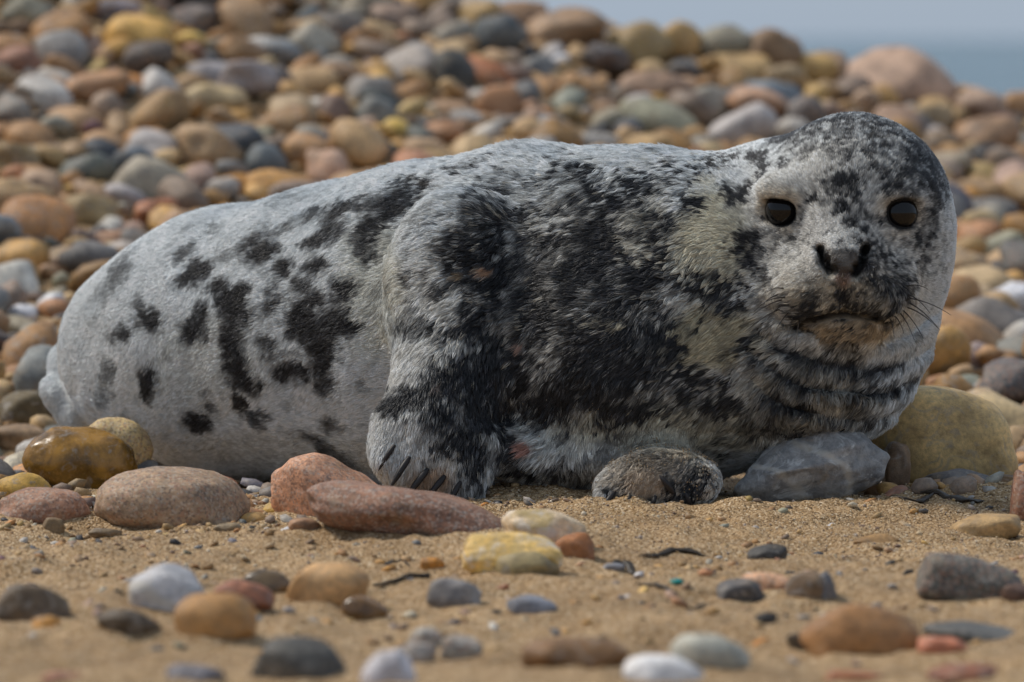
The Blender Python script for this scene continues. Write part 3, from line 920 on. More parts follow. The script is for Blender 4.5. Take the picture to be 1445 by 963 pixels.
def coat(P, N, jitter=None):
    """hair colour at points of the skin"""
    n1 = fbm(P * np.array([1, 1, 1.0]), 42, 61, 2)
    n2 = vnoise(P, 150, 62)
    # default pattern where nothing was seen (far side): soft blotches
    dark = 0.07 + 0.07 * n1
    far = sstep(0.15, 0.5, N[:, 1])
    dark = dark + far * 0.7 * sstep(0.1, 0.5, fbm(P, 17, 71, 2))
    gstr = 1 - 0.35 * far
    jit = np.stack([vnoise(P, 60, 63), vnoise(P, 60, 64), vnoise(P, 60, 65)], -1) * 0.006 + np.stack([vnoise(P, 190, 66), vnoise(P, 190, 67), vnoise(P, 190, 68)], -1) * 0.0035
    Q = P + jit
    if jitter is not None:
        Q = Q + jitter
    # fine streaks along the lie of the hair
    fb = np.array([[-.90, .06, -.43], [.43, .03, -.90], [.0, 1., .0]])
    B = (P if jitter is None else P + jitter) @ fb.T
    stk = vnoise(B * np.array([45, 210, 150]), 1, 101) * 0.6 + vnoise(B * np.array([90, 420, 300]), 1, 102) * 0.5
    for c, rx, ry, a, v in LDA:
        if c is None:
            continue
        near = np.abs(Q[:, 0] - c[0]) < (max(rx, ry) * 1.5 + 0.01)
        q = Q[near] - c
        ca, sa = math.cos(a), math.sin(a)
        u = (q[:, 0] * ca + q[:, 2] * sa) / rx
        t = (-q[:, 0] * sa + q[:, 2] * ca) / ry
        dd = np.sqrt(u * u + t * t + (q[:, 1] / (max(rx, ry) * 1.8 + 0.02)) ** 2) + 0.14 * n1[near] + 0.20 * stk[near]
        m = (1 - sstep(0.62, 1.34, dd)) if c[0] > -.13 else (1 - sstep(0.42, 1.45, dd))
        dark[near] = dark[near] * (1 - m) + v * m
    # speckling of the muzzle and brow
    hd = np.sqrt(((P - HC) ** 2).sum(-1))
    face = 1 - sstep(0.15, 0.21, hd)
    dark = dark + face * (0.30 * vnoise(P, 230, 77) + 0.16 * vnoise(P, 120, 78) + 0.18 * stk) * (1 + 0.5 * np.exp(-(np.sqrt(((P - NOSE) ** 2).sum(-1)) / 0.08) ** 2))
    paw = (P[:, 1] < -.12) & (P[:, 2] < .10) & (P[:, 0] > .08)
    flank = (1 - sstep(-.22, -.12, P[:, 0])) * sstep(-.50, -.40, P[:, 0])
    dark = dark + flank * 0.30 * np.clip(vnoise(P * np.array([1, 1, .45]) + np.array([.3, 0, 0]), 24, 111) + 0.25 * n1, 0, 1) * sstep(.0, .12, P[:, 2])
    chest = sstep(-.20, -.08, P[:, 0]) * (1 - face) * ~paw
    dark = dark + 0.05 * n2 + 0.06 * n1 + stk * (0.05 + 0.30 * chest) + chest * (0.26 * vnoise(P, 50, 104) + 0.30 * vnoise(P, 105, 105) - 0.02)
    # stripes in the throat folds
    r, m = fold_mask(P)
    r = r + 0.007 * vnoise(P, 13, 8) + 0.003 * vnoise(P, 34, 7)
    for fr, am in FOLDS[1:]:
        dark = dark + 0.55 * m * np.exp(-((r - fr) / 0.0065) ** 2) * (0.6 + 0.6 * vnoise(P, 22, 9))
    dark = np.clip(dark, 0, 1)
    light = np.tile(np.array([.81, .845, .85]), (len(P), 1))
    for c, rx, ry, col, s in TNA:
        if c is None:
            continue
        q = P - c
        dd = np.sqrt((q[:, 0] / rx) ** 2 + (q[:, 2] / ry) ** 2 + (q[:, 1] / (max(rx, ry) * 2 + .03)) ** 2)
        m = (1 - sstep(0.55, 1.15, dd + 0.15 * n1)) * s
        if max(rx, ry) < 0.030 and s > 0.65 and np.mean(col) < 0.38:
            dark = dark * (1 - 0.75 * m)
        light = light * (1 - m[:, None]) + np.array(col) * m[:, None]
    dk = np.array([.020, .020, .022])
    t = sstep(0.06, 0.84, dark)[:, None]
    colr = light * (1 - t) + dk * t
    # bare skin: nose pad, nostrils, lids, lips
    q = (P - W(1191, 371, -.195)) / np.array([M(36), .03, M(22)])
    nm = 1 - sstep(0.75, 1.1, np.sqrt((q ** 2).sum(-1)) + 0.15 * n1)
    colr = colr * (1 - 0.85 * nm[:, None]) + np.array([.050, .040, .035]) * (1 + 0.7 * vnoise(P, 260, 55))[:, None] * 0.85 * nm[:, None]
    fr = (P[:, 1] < -.11) & (P[:, 0] > .2)
    for s in NOSTR:
        m = (np.exp(-(flat_dist(P, s) / 0.0058) ** 4) * fr)[:, None]
        colr = colr * (1 - m) + 0.004 * m
    m = (np.exp(-(flat_dist(P, MOUTH) / 0.0058) ** 2) * fr)[:, None] * 0.95
    colr = colr * (1 - m) + np.array([.012, .010, .009]) * m
    for p, n in EYE:
        rr = np.sqrt(((P - p) ** 2).sum(-1))
        m = (1 - sstep(0.0185, 0.0235, rr + 0.0012 * n1))[:, None]
        colr = colr * (1 - m) + np.array([.014, .012, .011]) * m
    return np.clip(colr, 0.004, 0.9)


seal = tag(bpy.data.objects.new('seal', None), 'spotted grey seal pup lying on pebbles with its face to the viewer', 'seal')
COL.objects.link(seal)
seal.location = (0, 0, 0)

k = NT('seal_skin')
a_ = k.n('ShaderNodeAttribute', attribute_name='Col')
tcn = k.n('ShaderNodeTexCoord')
skin_mat = k.finish(k.mix(1.0, a_.outputs['Color'], (0.8, 0.8, 0.8), 'MULTIPLY'), 0.6, 0.22, k.bump(k.noise(tcn.outputs['Object'], 380, 3), 0.9, 0.003))
body_me = mesh_from('body', SV, SF)
ca_ = body_me.color_attributes.new('Col', 'FLOAT_COLOR', 'POINT')
cc = coat(SV, SN)
if len(body_me.vertices) == len(cc):
    ca_.data.foreach_set('color', np.concatenate([cc, np.ones((len(cc), 1))], 1).astype(np.float32).ravel())
body = link('body', body_me, skin_mat, seal)


# ---- fur
def flow(P, N):
    q = P - HC
    hd = np.sqrt((q ** 2).sum(-1))
    T = np.tile(np.array([-.85, .10, -.42]), (len(P), 1))
    low = sstep(0.26, 0.06, P[:, 2])
    front = sstep(-0.12, 0.10, P[:, 0])
    T += (front * low)[:, None] * np.array([.30, -.1, -.55])
    # arm and paw
    px, py = project(P)
    arm = sstep(.0, -.06, P[:, 1]) * sstep(-.22, -.16, P[:, 0]) * (1 - sstep(-.02, .01, P[:, 0])) * (1 - sstep(.17, .24, P[:, 2]))
    T = T * (1 - arm[:, None]) + np.array([-.42, -.1, -.9]) * arm[:, None]
    # throat: down
    th = sstep(.24, .30, P[:, 0]) * sstep(.17, .10, P[:, 2]) 
    T = T * (1 - .8 * th[:, None]) + np.array([-.25, -.1, -1]) * .8 * th[:, None]
    # head: away from the nose
    wf = (1 - sstep(0.13, 0.21, hd))
    A = P - (NOSE + np.array([0, -.015, .004]))
    A = A / (np.linalg.norm(A, axis=1, keepdims=True) + 1e-6)
    T = T * (1 - wf[:, None]) + A * wf[:, None] * 1.2
    sw = np.stack([vnoise(P, 14, 81), vnoise(P, 14, 82), vnoise(P, 14, 83)], -1) * 0.45 + np.stack([vnoise(P, 50, 84), vnoise(P, 50, 85), vnoise(P, 50, 86)], -1) * 0.30
    T = T + sw * (1 - 0.5 * wf)[:, None]
    T = T - N * (T * N).sum(1, keepdims=True)
    return T / (np.linalg.norm(T, axis=1, keepdims=True) + 1e-6), wf


NH = 520000
if NH:
    A0, A1, A2, A3 = (SV[SF[:, i]] for i in range(4))
    ar = 0.5 * np.linalg.norm(np.cross(A2 - A0, A3 - A1), axis=1)
    fn = SN[SF[:, 0]]
    fc = (A0 + A2) / 2
    wgt = ar * np.where(fn[:, 1] > 0.35, 0.12, 1.0) * np.where(fc[:, 2] < 0.004, 0.1, 1.0)
    hd = np.sqrt(((fc - HC) ** 2).sum(-1))
    wgt = wgt * (1 + 1.6 * (1 - sstep(0.14, 0.20, hd)) * (fn[:, 1] < 0.2))
    fi = rng.choice(len(SF), NH, p=wgt / wgt.sum())
    u, v = rng.random(NH)[:, None], rng.random(NH)[:, None]
    P = (A0[fi] * (1 - u) + A1[fi] * u) * (1 - v) + (A3[fi] * (1 - u) + A2[fi] * u) * v
    # keep the fur off eyes, nose pad and lips
    keep = np.ones(NH, bool)
    for p, n in EYE:
        keep &= np.sqrt(((P - p) ** 2).sum(-1)) > 0.0195
    q = (P - W(1191, 371, -.195)) / np.array([M(26), .03, M(14)])
    keep &= (q ** 2).sum(-1) > 0.9
    fr = (P[:, 1] < -.11) & (P[:, 0] > .2)
    for s in NOSTR:
        keep &= (flat_dist(P, s) > 0.0060) | ~fr
    keep &= (flat_dist(P, MOUTH) > 0.0042) | ~fr
    P = P[keep]
    n = len(P)
    u, v, fi = u[keep], v[keep], fi[keep]
    N = (SN[SF[fi, 0]] * (1 - u) + SN[SF[fi, 1]] * u) * (1 - v) + (SN[SF[fi, 3]] * (1 - u) + SN[SF[fi, 2]] * u) * v
    N /= np.linalg.norm(N, axis=1, keepdims=True) + 1e-9
    T, wf = flow(P, N)
    front = sstep(-0.22, 0.0, P[:, 0]) * (1 - wf)
    L = 0.0080 + 0.0052 * front * (0.4 + 0.8 * rng.random(n)) + 0.002 * rng.random(n)
    rump = sstep(-.2, -.4, P[:, 0])
    L = L * (1 - .25 * rump)
    L = L * (1 - wf) + wf * (0.0050 + 0.0022 * rng.random(n))
    nd = np.sqrt(((P - NOSE) ** 2).sum(-1))
    L = np.where(nd < 0.085, L * (0.38 + 0.62 * sstep(.03, .085, nd)), L)
    for p, nn in EYE:
        rr = np.sqrt(((P - p) ** 2).sum(-1))
        L = np.where(rr < 0.034, L * (0.45 + 0.55 * sstep(.019, .034, rr)), L)
    onpaw = (P[:, 1] < -.12) & (P[:, 2] < .095) & (P[:, 0] > .08)
    L = np.where(onpaw, L * 0.55, L)
    lift = 0.34 + 0.12 * rng.random(n) + 0.10 * front * vnoise(P, 35, 91)
    # locks: hair tips gather round a guide hair
    ng = n // 13
    gi = rng.choice(n, ng, replace=False)
    kd = KDTree(ng)
    for i, g in enumerate(gi):
        kd.insert(P[g], i)
    kd.balance()
    own = np.array([kd.find(p)[1] for p in P])
    G = gi[own]
    D = T * np.cos(lift)[:, None] + N * np.sin(lift)[:, None]
    D = D + 0.14 * rng.normal(size=(n, 3))
    D /= np.linalg.norm(D, axis=1, keepdims=True)
    K = 4
    pts = np.zeros((n, K, 3), np.float32)
    sag = N * (-0.42)
    for j in range(K):
        t = j / (K - 1)
        pts[:, j] = P + L[:, None] * (D * t + sag * t * t * 0.55) - N * 0.0006 * (j == 0)
    clump = np.clip(0.20 + 0.40 * front + 0.30 * vnoise(P, 25, 92), 0.05, 0.8) * (1 - 0.5 * wf)
    gl = L[G]
    for j in range(1, K):
        t = j / (K - 1)
        gp = P[G] + (L * 1.0)[:, None] * (D[G] * t + sag[G] * t * t * 0.55)
        c_ = (clump * t ** 1.4)[:, None]
        pts[:, j] = pts[:, j] * (1 - c_) + gp * c_
    # colour: each lock keeps much of its guide's colour
    jit = rng.normal(size=(n, 3)) * 0.0016 + (rng.normal(size=(ng, 3)) * 0.0060)[own] * (0.25 + front)[:, None]
    hc = coat(P, N, jit)
    gc = hc[G]
    hc = hc * 0.7 + gc * 0.3
    lum = hc.mean(1)
    val = np.exp(rng.normal(size=n) * (0.20 + 0.35 * (lum < .12)) + (0.14 + 0.30 * (lum < .12)) * rng.normal(size=ng)[own])
    hc = np.clip(hc * val[:, None], 0.004, 0.9)
    tip = (rng.random(ng)[own] < 0.05 * front * (vnoise(P, 12, 95) > 0)) & (rng.random(n) < 0.5)
    hc[tip] = hc[tip] * 0.4 + np.array([.55, .50, .40]) * 0.6
    cv = bpy.data.hair_curves.new('fur')
    cv.add_curves([K] * n)
    cv.attributes['position'].data.foreach_set('vector', pts.reshape(-1).astype(np.float32))
    ra = cv.attributes.get('radius') or cv.attributes.new('radius', 'FLOAT', 'POINT')
    prof = np.array([1.0, 0.95, 0.7, 0.12], np.float32)
    rad = np.repeat((0.00026 + 0.00005 * front - 0.00005 * wf).astype(np.float32), K) * np.tile(prof, n)
    ra.data.foreach_set('value', rad)
    ha = cv.attributes.new('Col', 'FLOAT_COLOR', 'CURVE')
    ha.data.foreach_set('color', np.concatenate([hc, np.ones((n, 1))], 1).astype(np.float32).ravel())
    k = NT('fur')
    a_ = k.n('ShaderNodeAttribute', attribute_name='Col')
    fur_mat = k.finish(a_.outputs['Color'], 0.40, 0.45)
    cv.materials.append(fur_mat)
    fur = bpy.data.objects.new('fur', cv)
    COL.objects.link(fur)
    fur.parent = seal

# ---- eyes
k = NT('eye')
k.finish((.007, .006, .006), 0.05, 0.32)
eye_mat = k.m
V, F = ICO[4]
eye_me = mesh_from('eye', V * 0.0226, F)
for p, n in EYE:
    e = link('eye', eye_me, eye_mat, seal)
    e.location = Vector(p - n * 0.0145)

# ---- whiskers
k = NT('whisker')
wh_mat = k.finish((.03, .024, .02), 0.35, 0.5)
WH = [((1106, 408), (1082, 413), -.01), ((1103, 424), (1062, 445), -.02), ((1105, 430), (1074, 462), -.03), ((1102, 436), (1052, 468), -.02), ((1112, 442), (1090, 475), -.03),
      ((1120, 448), (1108, 486), -.03), ((1128, 452), (1122, 490), -.03), ((1108, 420), (1070, 432), .0), ((1098, 416), (1064, 440), .01),
      ((1280, 404), (1310, 409), 0), ((1283, 421), (1342, 445), .02), ((1284, 428), (1326, 466), .01), ((1280, 434), (1322, 462), .0), ((1274, 438), (1303, 478), -.02), ((1270, 442), (1290, 480), -.03),
      ((1262, 446), (1276, 472), -.03), ((1282, 416), (1312, 442), .01), ((1256, 450), (1262, 478), -.03)]
for (a, b, dy) in WH:
    p0 = trace(*a, base_sdf)
    if p0 is None:
        continue
    p2 = W(b[0], b[1], p0[1] + dy - 0.01)
    mid = (p0 + p2) / 2 + np.array([0, -.012, .006])
    t = np.linspace(0, 1, 9)[:, None]
    pts = (1 - t) ** 2 * p0 + 2 * t * (1 - t) * mid + t ** 2 * p2
    V, F = tube(pts, np.linspace(0.00085, 0.00028, 9), 5)
    link('whisker', mesh_from('whisker', V, F), wh_mat, seal)

# ---- claws
k = NT('claw')
cl_mat = k.finish(k.mix(k.noise(k.n('ShaderNodeTexCoord').outputs['Object'], 90, 3), (.010, .009, .010), (.04, .034, .032)), 0.5, 0.3)
CLAWS = [((557, 628), (534, 664), 6.0), ((578, 645), (550, 690), 7.5), ((604, 662), (573, 703), 8.0), ((628, 672), (600, 707), 7.5), ((650, 680), (634, 711), 6.5),
         ((868, 694), (848, 718), 6.0), ((890, 700), (874, 726), 6.0), ((950, 696), (930, 670), 7.5), ((925, 700), (916, 724), 6.0), ((968, 696), (975, 721), 6.0)]
for (a, b, r_) in CLAWS:
    p0, p1 = trace(*a, sdf), trace(*b, sdf)
    if p0 is None:
        continue
    if p1 is None or abs(p1[1] - p0[1]) > 0.018:
        p1 = W(b[0], b[1], p0[1] - 0.004)
    p0 = p0 + np.array([0, -.0020, 0])
    p1 = p1 + np.array([0, -.0085, 0])
    mid = (p0 + p1) / 2 + np.array([0, -.006, .002])
    t = np.linspace(0, 1, 8)[:, None]
    pts = (1 - t) ** 2 * p0 + 2 * t * (1 - t) * mid + t ** 2 * p1
    V, F = tube(pts, M(r_) * 0.62 * np.array([.6, .9, 1, 1, .9, .75, .5, .08]), 8)
    link('claw', mesh_from('claw', V, F), cl_mat, seal)

# ------------------------------------------------------------------ stones
def colour_word(c):
    r, g, b = c
    v = (r + g + b) / 3
    sat = (max(c) - min(c)) / (max(c) + 1e-6)
    if b > r + 3:
        return 'slate blue' if v > 85 else 'blackish blue'
    if r - g > 22 and b >= g and sat > .25:
        return 'purple red'
    if sat < .13:
        return 'charcoal' if v < 80 else 'grey' if v < 130 else 'pale grey' if v < 165 else 'off white'
    if sat > .5:
        return 'dark golden brown' if v < 85 else 'ochre yellow' if g > r * .77 else 'orange brown'
    if r - g > 30:
        return 'dark reddish' if v < 100 else 'pink' if b > .82 * g else 'reddish brown' if v < 125 else 'peach'
    if v < 80:
        return 'dark brown'
    if v < 118:
        return 'olive brown' if g > r * .86 else 'brown'
    if v < 150:
        return 'tan' if sat > .3 else 'beige grey'
    return 'cream' if sat < .32 else 'light sandy'


def shape_word(w_, h_):
    a = w_ / max(h_, 1e-6)
    return 'long' if a > 2.4 else 'flattened' if a > 1.75 else 'oval' if a > 1.25 else 'rounded' if a > .85 else 'upright'


def size_word(px):
    return 'large' if px > 92 else 'medium' if px > 58 else 'small'


ALB = 1.22


def albedo(col, sat=1.0):
    r_, g_, b_ = col
    if r_ > g_ + 28 and b_ > 0.7 * g_:      # pinks lean to brown on this beach
        col = (r_ * 0.98, g_ * 1.02, b_ * 0.95)
    if g_ > r_ * 0.90:                      # greens and yellows are dull
        sat *= 0.55
    g = sum(col) / 3
    lc = s2l(tuple(g + (v - g) * sat for v in col))
    return tuple(min(v * ALB, 0.8) for v in lc)


STONES = []      # (centre, radii, footprint) of what lies there already
individual = 0


def add_stone(name, c, rad, ang, col, kind, label, mesh, group=None, tilt=None):
    global individual
    o = bpy.data.objects.new(name, mesh)
    COL.objects.link(o)
    o.location = Vector(c)
    o.scale = Vector(rad)
    o.rotation_euler = (tilt or 0.0, R(ang), 0)
    if len(mesh.materials) == 0:
        mesh.materials.append(None)
    o.material_slots[0].link = 'OBJECT'
    o.material_slots[0].material = MATS[kind]
    o.color = albedo(col, 1.0) + (1,)
    tag(o, label, 'stone', group)
    individual += 1
    return o


for i, (c, rad, a, col, kind, lab, w_, y) in enumerate(NEAR_AT):
    zg = float(ground_z(c[0], c[1] - rad[1] * 0.5))
    gap = (c[2] - rad[2]) - (zg - 0.28 * rad[2])
    if gap > 0:
        c = c - np.array([0, 0, gap / 2])
        rad = (rad[0], rad[1], rad[2] + gap / 2)
    big = w_ > 120
    rough_ = kind in ('vein', 'lichen')
    me = pebble_mesh('stone_shape', 700 + i, 5 if big and y < 800 else 4, facets=8 if rough_ else 1 if 'smooth' in lab or 'glossy' in lab else 5, lump=0.20 if rough_ else 0.07 if 'smooth' in lab else 0.15, fine=0.03 if rough_ else 0.02 if kind == 'speckle' else 0.012)
    o = add_stone('stone', c, rad, a, col, kind, lab, me)
    STONES.append((c, max(rad[0], rad[1])))

# stones of the bank that stand out: x, y, width, height, turn, colour
BANK = [
    (1385, 408, 112, 58, 0, (182, 158, 122)), (1390, 470, 140, 80, 3, (124, 114, 106)), (1380, 340, 72, 54, 0, (166, 118, 92)), (1392, 300, 88, 44, 5, (90, 102, 102)), (1312, 505, 58, 44, 0, (172, 118, 92)),
    (1300, 478, 42, 42, 0, (156, 98, 72)), (1368, 512, 78, 50, 8, (140, 126, 124)), (1408, 545, 42, 62, 25, (196, 182, 146)), (1432, 553, 52, 46, -20, (98, 112, 118)), (1358, 548, 74, 34, 6, (132, 138, 116)),
    (1286, 540, 56, 36, 0, (158, 118, 76)), (1415, 582, 48, 40, 0, (158, 132, 118)), (1437, 632, 44, 62, 0, (156, 126, 100)), (1425, 376, 66, 54, 0, (172, 138, 108)), (1260, 126, 172, 98, 6, (172, 144, 124)),
    (1080, 142, 104, 58, -8, (104, 122, 138)), (1150, 142, 40, 46, 0, (196, 162, 100)), (1000, 152, 54, 64, 0, (156, 152, 132)), (926, 176, 114, 80, -8, (150, 146, 110)), (922, 130, 114, 56, -10, (142, 116, 96)),
    (896, 74, 110, 82, 8, (148, 126, 76)), (704, 152, 66, 68, 0, (158, 112, 86)), (640, 112, 66, 86, 15, (64, 64, 60)), (580, 100, 106, 66, 8, (168, 152, 138)), (820, 128, 76, 44, -20, (166, 126, 74)), (800, 40, 112, 62, 8, (156, 122, 102)),
    (1050, 104, 114, 50, 0, (174, 140, 106)), (1020, 22, 84, 56, 0, (130, 130, 100)), (960, 46, 64, 54, 0, (166, 136, 90)), (1085, 44, 94, 62, 12, (132, 102, 82)), (1150, 66, 74, 44, 10, (170, 140, 90)), (1162, 98, 84, 42, 0, (156, 122, 102)),
    (1366, 112, 64, 38, 8, (170, 130, 84)), (1402, 190, 88, 40, -15, (108, 76, 88)), (1385, 150, 74, 52, 0, (160, 136, 116)), (1312, 172, 74, 52, 0, (146, 126, 96)), (1326, 208, 64, 44, 0, (126, 108, 88)), (1392, 226, 62, 42, 0, (48, 48, 54)),
    (1344, 242, 74, 52, 0, (162, 146, 110)), (1410, 256, 86, 44, -8, (170, 146, 96)), (1440, 150, 50, 44, 0, (160, 118, 88)), (46, 326, 120, 92, 4, (178, 128, 78)), (210, 268, 110, 90, 0, (168, 152, 122)), (122, 304, 96, 60, 6, (148, 128, 92)),
    (122, 246, 90, 50, -6, (92, 100, 90)), (18, 406, 84, 84, 15, (192, 188, 174)), (30, 450, 44, 46, 0, (206, 206, 214)), (74, 432, 46, 34, 0, (204, 206, 212)), (100, 366, 86, 36, 0, (148, 128, 98)), (320, 208, 112, 66, 8, (66, 72, 82)),
    (376, 236, 66, 64, -25, (88, 100, 106)), (395, 272, 100, 58, 0, (188, 142, 82)), (462, 250, 62, 84, 8, (182, 142, 128)), (330, 266, 50, 46, 0, (168, 122, 60)), (205, 64, 114, 80, 4, (198, 158, 90)), (186, 126, 70, 40, 0, (188, 126, 58)),
    (226, 130, 54, 66, 20, (178, 174, 170)), (290, 150, 116, 50, 6, (172, 152, 116)), (300, 110, 84, 46, 10, (158, 148, 148)), (376, 116, 74, 54, 0, (78, 80, 86)), (90, 78, 80, 82, 0, (132, 128, 124)), (110, 176, 86, 46, 10, (178, 138, 112)),
    (20, 166, 66, 64, 0, (116, 116, 106)), (216, 214, 74, 64, 0, (172, 162, 158)), (150, 206, 66, 36, -12, (178, 136, 106)), (345, 22, 74, 54, 0, (178, 136, 90)), (280, 34, 74, 46, 0, (116, 112, 112)), (415, 160, 74, 54, 0, (168, 146, 116)),
    (440, 66, 74, 64, -20, (158, 148, 126)), (482, 40, 94, 46, 0, (84, 90, 86)), (520, 132, 74, 54, 0, (142, 132, 122)), (530, 166, 64, 60, 0, (116, 120, 116)), (560, 186, 44, 36, 0, (192, 162, 88)), (600, 216, 66, 46, 0, (178, 142, 116)),
    (535, 216, 54, 48, 0, (78, 90, 90)), (500, 206, 44, 46, 0, (172, 136, 122)), (780, 190, 46, 56, 0, (124, 132, 138)), (840, 206, 74, 36, 0, (182, 172, 158)), (746, 190, 54, 44, 0, (178, 142, 112)), (660, 174, 54, 36, 0, (158, 148, 138)),
    (680, 32, 74, 54, 0, (166, 138, 86)), (740, 14, 74, 46, 0, (158, 122, 102)), (560, 32, 84, 54, 0, (136, 116, 102)), (160, 22, 94, 46, 0, (110, 106, 122)), (28, 92, 66, 54, 0, (146, 100, 86)), (40, 22, 84, 46, 0, (126, 122, 96)),
    (60, 266, 64, 54, 0, (172, 146, 122)), (18, 232, 74, 64, 0, (136, 116, 76)), (20, 536, 66, 46, 0, (166, 122, 96)), (62, 482, 84, 46, 0, (146, 136, 116)), (30, 500, 50, 36, 0, (150, 112, 86)), (260, 196, 50, 34, 0, (150, 120, 96)),
    (440, 200, 56, 46, 0, (150, 140, 122)), (470, 160, 52, 50, 0, (112, 92, 82)), (60, 130, 70, 46, 0, (160, 128, 110)), (370, 70, 60, 40, 10, (178, 172, 164)), (340, 170, 40, 30, 0, (180, 140, 80)), (150, 160, 46, 60, 0, (140, 120, 100)),
    (620, 40, 60, 44, 0, (120, 104, 92)), (760, 100, 60, 44, 0, (110, 112, 112)), (740, 140, 50, 50, 0, (96, 96, 96)), (860, 160, 50, 40, 0, (150, 112, 84)), (1010, 70, 66, 40, 0, (154, 122, 98)), (660, 210, 50, 30, 0, (164, 128, 108)),
    (700, 90, 56, 40, 0, (176, 140, 110)), (470, 100, 60, 40, 0, (164, 152, 134)), (980, 196, 50, 36, 0, (168, 134, 90)), (1040, 186, 50, 36, 0, (150, 144, 120)), (270, 80, 46, 36, 0, (160, 110, 90)), (160, 340, 60, 34, 0, (172, 130, 112)),
]


def zone(px, py):
    if py < 250 or px < 330:
        if px < 330:
            return 'by the seal rump' if py > 330 else 'behind the seal rump' if py > 160 else 'high behind the seal rump'
        if px < 720:
            return 'behind the seal back' if py > 125 else 'high behind the seal back'
        if px < 1060:
            return 'behind the seal shoulders' if py > 105 else 'on the crest behind shoulders'
        return 'on the crest above head' if py < 130 else 'above the seal head' if px < 1300 else 'on the slope below sea'
    return 'beside the seal cheek' if py < 520 else 'behind the big tan boulder'


PLAN = []        # (centre, radii, turn, colour, picture size, picture point, mesh)
for (x, y, w_, h_, a, col) in BANK:
    hit = ray_ground(x, y + h_ * 0.12)
    if hit is None:
        hit = ray_ground(x, y + h_ * 0.5)
        if hit is None:
            for up_ in range(1, 40):
                hit = ray_ground(x, y + h_ * 0.5 + up_ * 6)
                if hit is not None:
                    break
    d0 = hit[1]
    rx, rz = M(w_ / 2, d0) * 1.06, M(h_ / 2, d0) * 1.10
    ry = (rx + rz) * 0.5
    c = W(x, y, d0 + ry * 0.15)
    c[2] = min(c[2], float(ground_z(c[0], c[1])) + rz * 0.80)      # never clear of the bank
    PLAN.append((c, (rx, ry, rz), a, col, w_, (x, y), w_, h_))
    STONES.append((c, (rx + rz) * 0.5))

# the rest of the bank: stones laid one by one where there is room
PALETTE = [b[5] for b in BANK] + [(150, 118, 92)] * 12 + [(166, 132, 98)] * 10 + [(128, 112, 98)] * 10 + [(176, 150, 112)] * 8 + [(104, 100, 98)] * 8 + [(158, 122, 84)] * 12 + [(180, 142, 88)] * 12 + [(140, 108, 66)] * 10 + [(76, 76, 80)] * 6 + [(186, 178, 164)] * 6
CELL = 0.12
gridh = {}


def put(c, r):
    gridh.setdefault((int(math.floor(c[0] / CELL)), int(math.floor(c[1] / CELL))), []).append((c[0], c[1], r))


def free(x, y, r, slack):
    i, j = int(math.floor(x / CELL)), int(math.floor(y / CELL))
    for a in (-1, 0, 1):
        for b in (-1, 0, 1):
            for (px, py, pr) in gridh.get((i + a, j + b), ()):
                if (px - x) ** 2 + (py - y) ** 2 < ((pr + r) * slack) ** 2:
                    return False
    return True


for c, r in STONES:
    put(c, min(r, 0.085))
FILL = []
MOUND_ALL, MOUND[:] = list(MOUND), []
bank_z = ground_z
prs = random.Random(4)
SPX = [(p[0][0], p[0][1], p[1]) for p in SPC]


def under_seal(x, y, r):
    if y > 0.75 or y < -0.2:
        return False
    for (a, ra), (b, rb) in zip(SPC[:-1], SPC[1:]):
        ab = b[:2] - a[:2]
        t = min(max(((np.array([x, y]) - a[:2]) @ ab) / (ab @ ab), 0), 1)
        q = a[:2] + t * ab
        if math.hypot(x - q[0], y - q[1]) < (ra + (rb - ra) * t) * 0.92 + r:
            return True
    return False


for (lo, hi, tries, slack) in ((0.036, 0.056, 3600, 0.92), (0.024, 0.038, 15000, 0.88), (0.014, 0.025, 30000, 0.85), (0.008, 0.014, 30000, 0.85)):
    for _ in range(tries):
        y = prs.uniform(0.05, 4.3)
        half = 0.106 * (y + 6) + 1.5
        x = prs.uniform(-half, half)
        if y < 0.75 and (prs.random() > sstep(0.05, 0.5, y) or (x < 0.45 and x > -0.42)):
            continue
        if y < 0.55 and lo > 0.03:
            continue
        if lo < .02 and abs(x) > 0.106 * (y + 6) + 0.25 and prs.random() < (0.55 if lo > .01 else 1.0):
            continue
        r = prs.uniform(lo, hi)
        if not free(x, y, r, slack) or under_seal(x, y, r):
            continue
        put((x, y), r)
        asp = prs.choice((1.0, 1.15, 1.3, 1.5))
        rx, ry, rz = r * asp, r * prs.uniform(0.85, 1.15), r * prs.uniform(0.55, 0.85)
        z = float(bank_z(x, y)) + rz * prs.uniform(0.1, 1.0)
        FILL.append((np.array([x, y, z]), (rx, ry, rz), prs.uniform(-30, 30), prs.choice(PALETTE), prs.uniform(0, 6.28)))

MOUND[:] = MOUND_ALL
for (x0, x1, y0, y1, lo, hi, tries) in ((-.72, -.22, -.34, .12, .006, .016, 1400), (.40, .75, -.16, .20, .006, .017, 900), (-.75, .75, -1.5, .1, .0025, .0065, 900), (-.75, .0, -.45, .0, .002, .005, 700)):
    for _ in range(tries):
        x, y, r = prs.uniform(x0, x1), prs.uniform(y0, y1), prs.uniform(lo, hi)
        if not free(x, y, r, 0.9) or under_seal(x, y, r):
            continue
        if lo > .005 and prs.random() < 0.35:
            continue
        put((x, y), r)
        rx, ry, rz = r * prs.choice((1.0, 1.2, 1.45)), r, r * prs.uniform(0.5, 0.8)
        FILL.append((np.array([x, y, float(ground_z(x, y)) + rz * prs.uniform(-.1, .45)]), (rx, ry, rz), prs.uniform(-20, 20), prs.choice(PALETTE), prs.uniform(0, 6.28)))
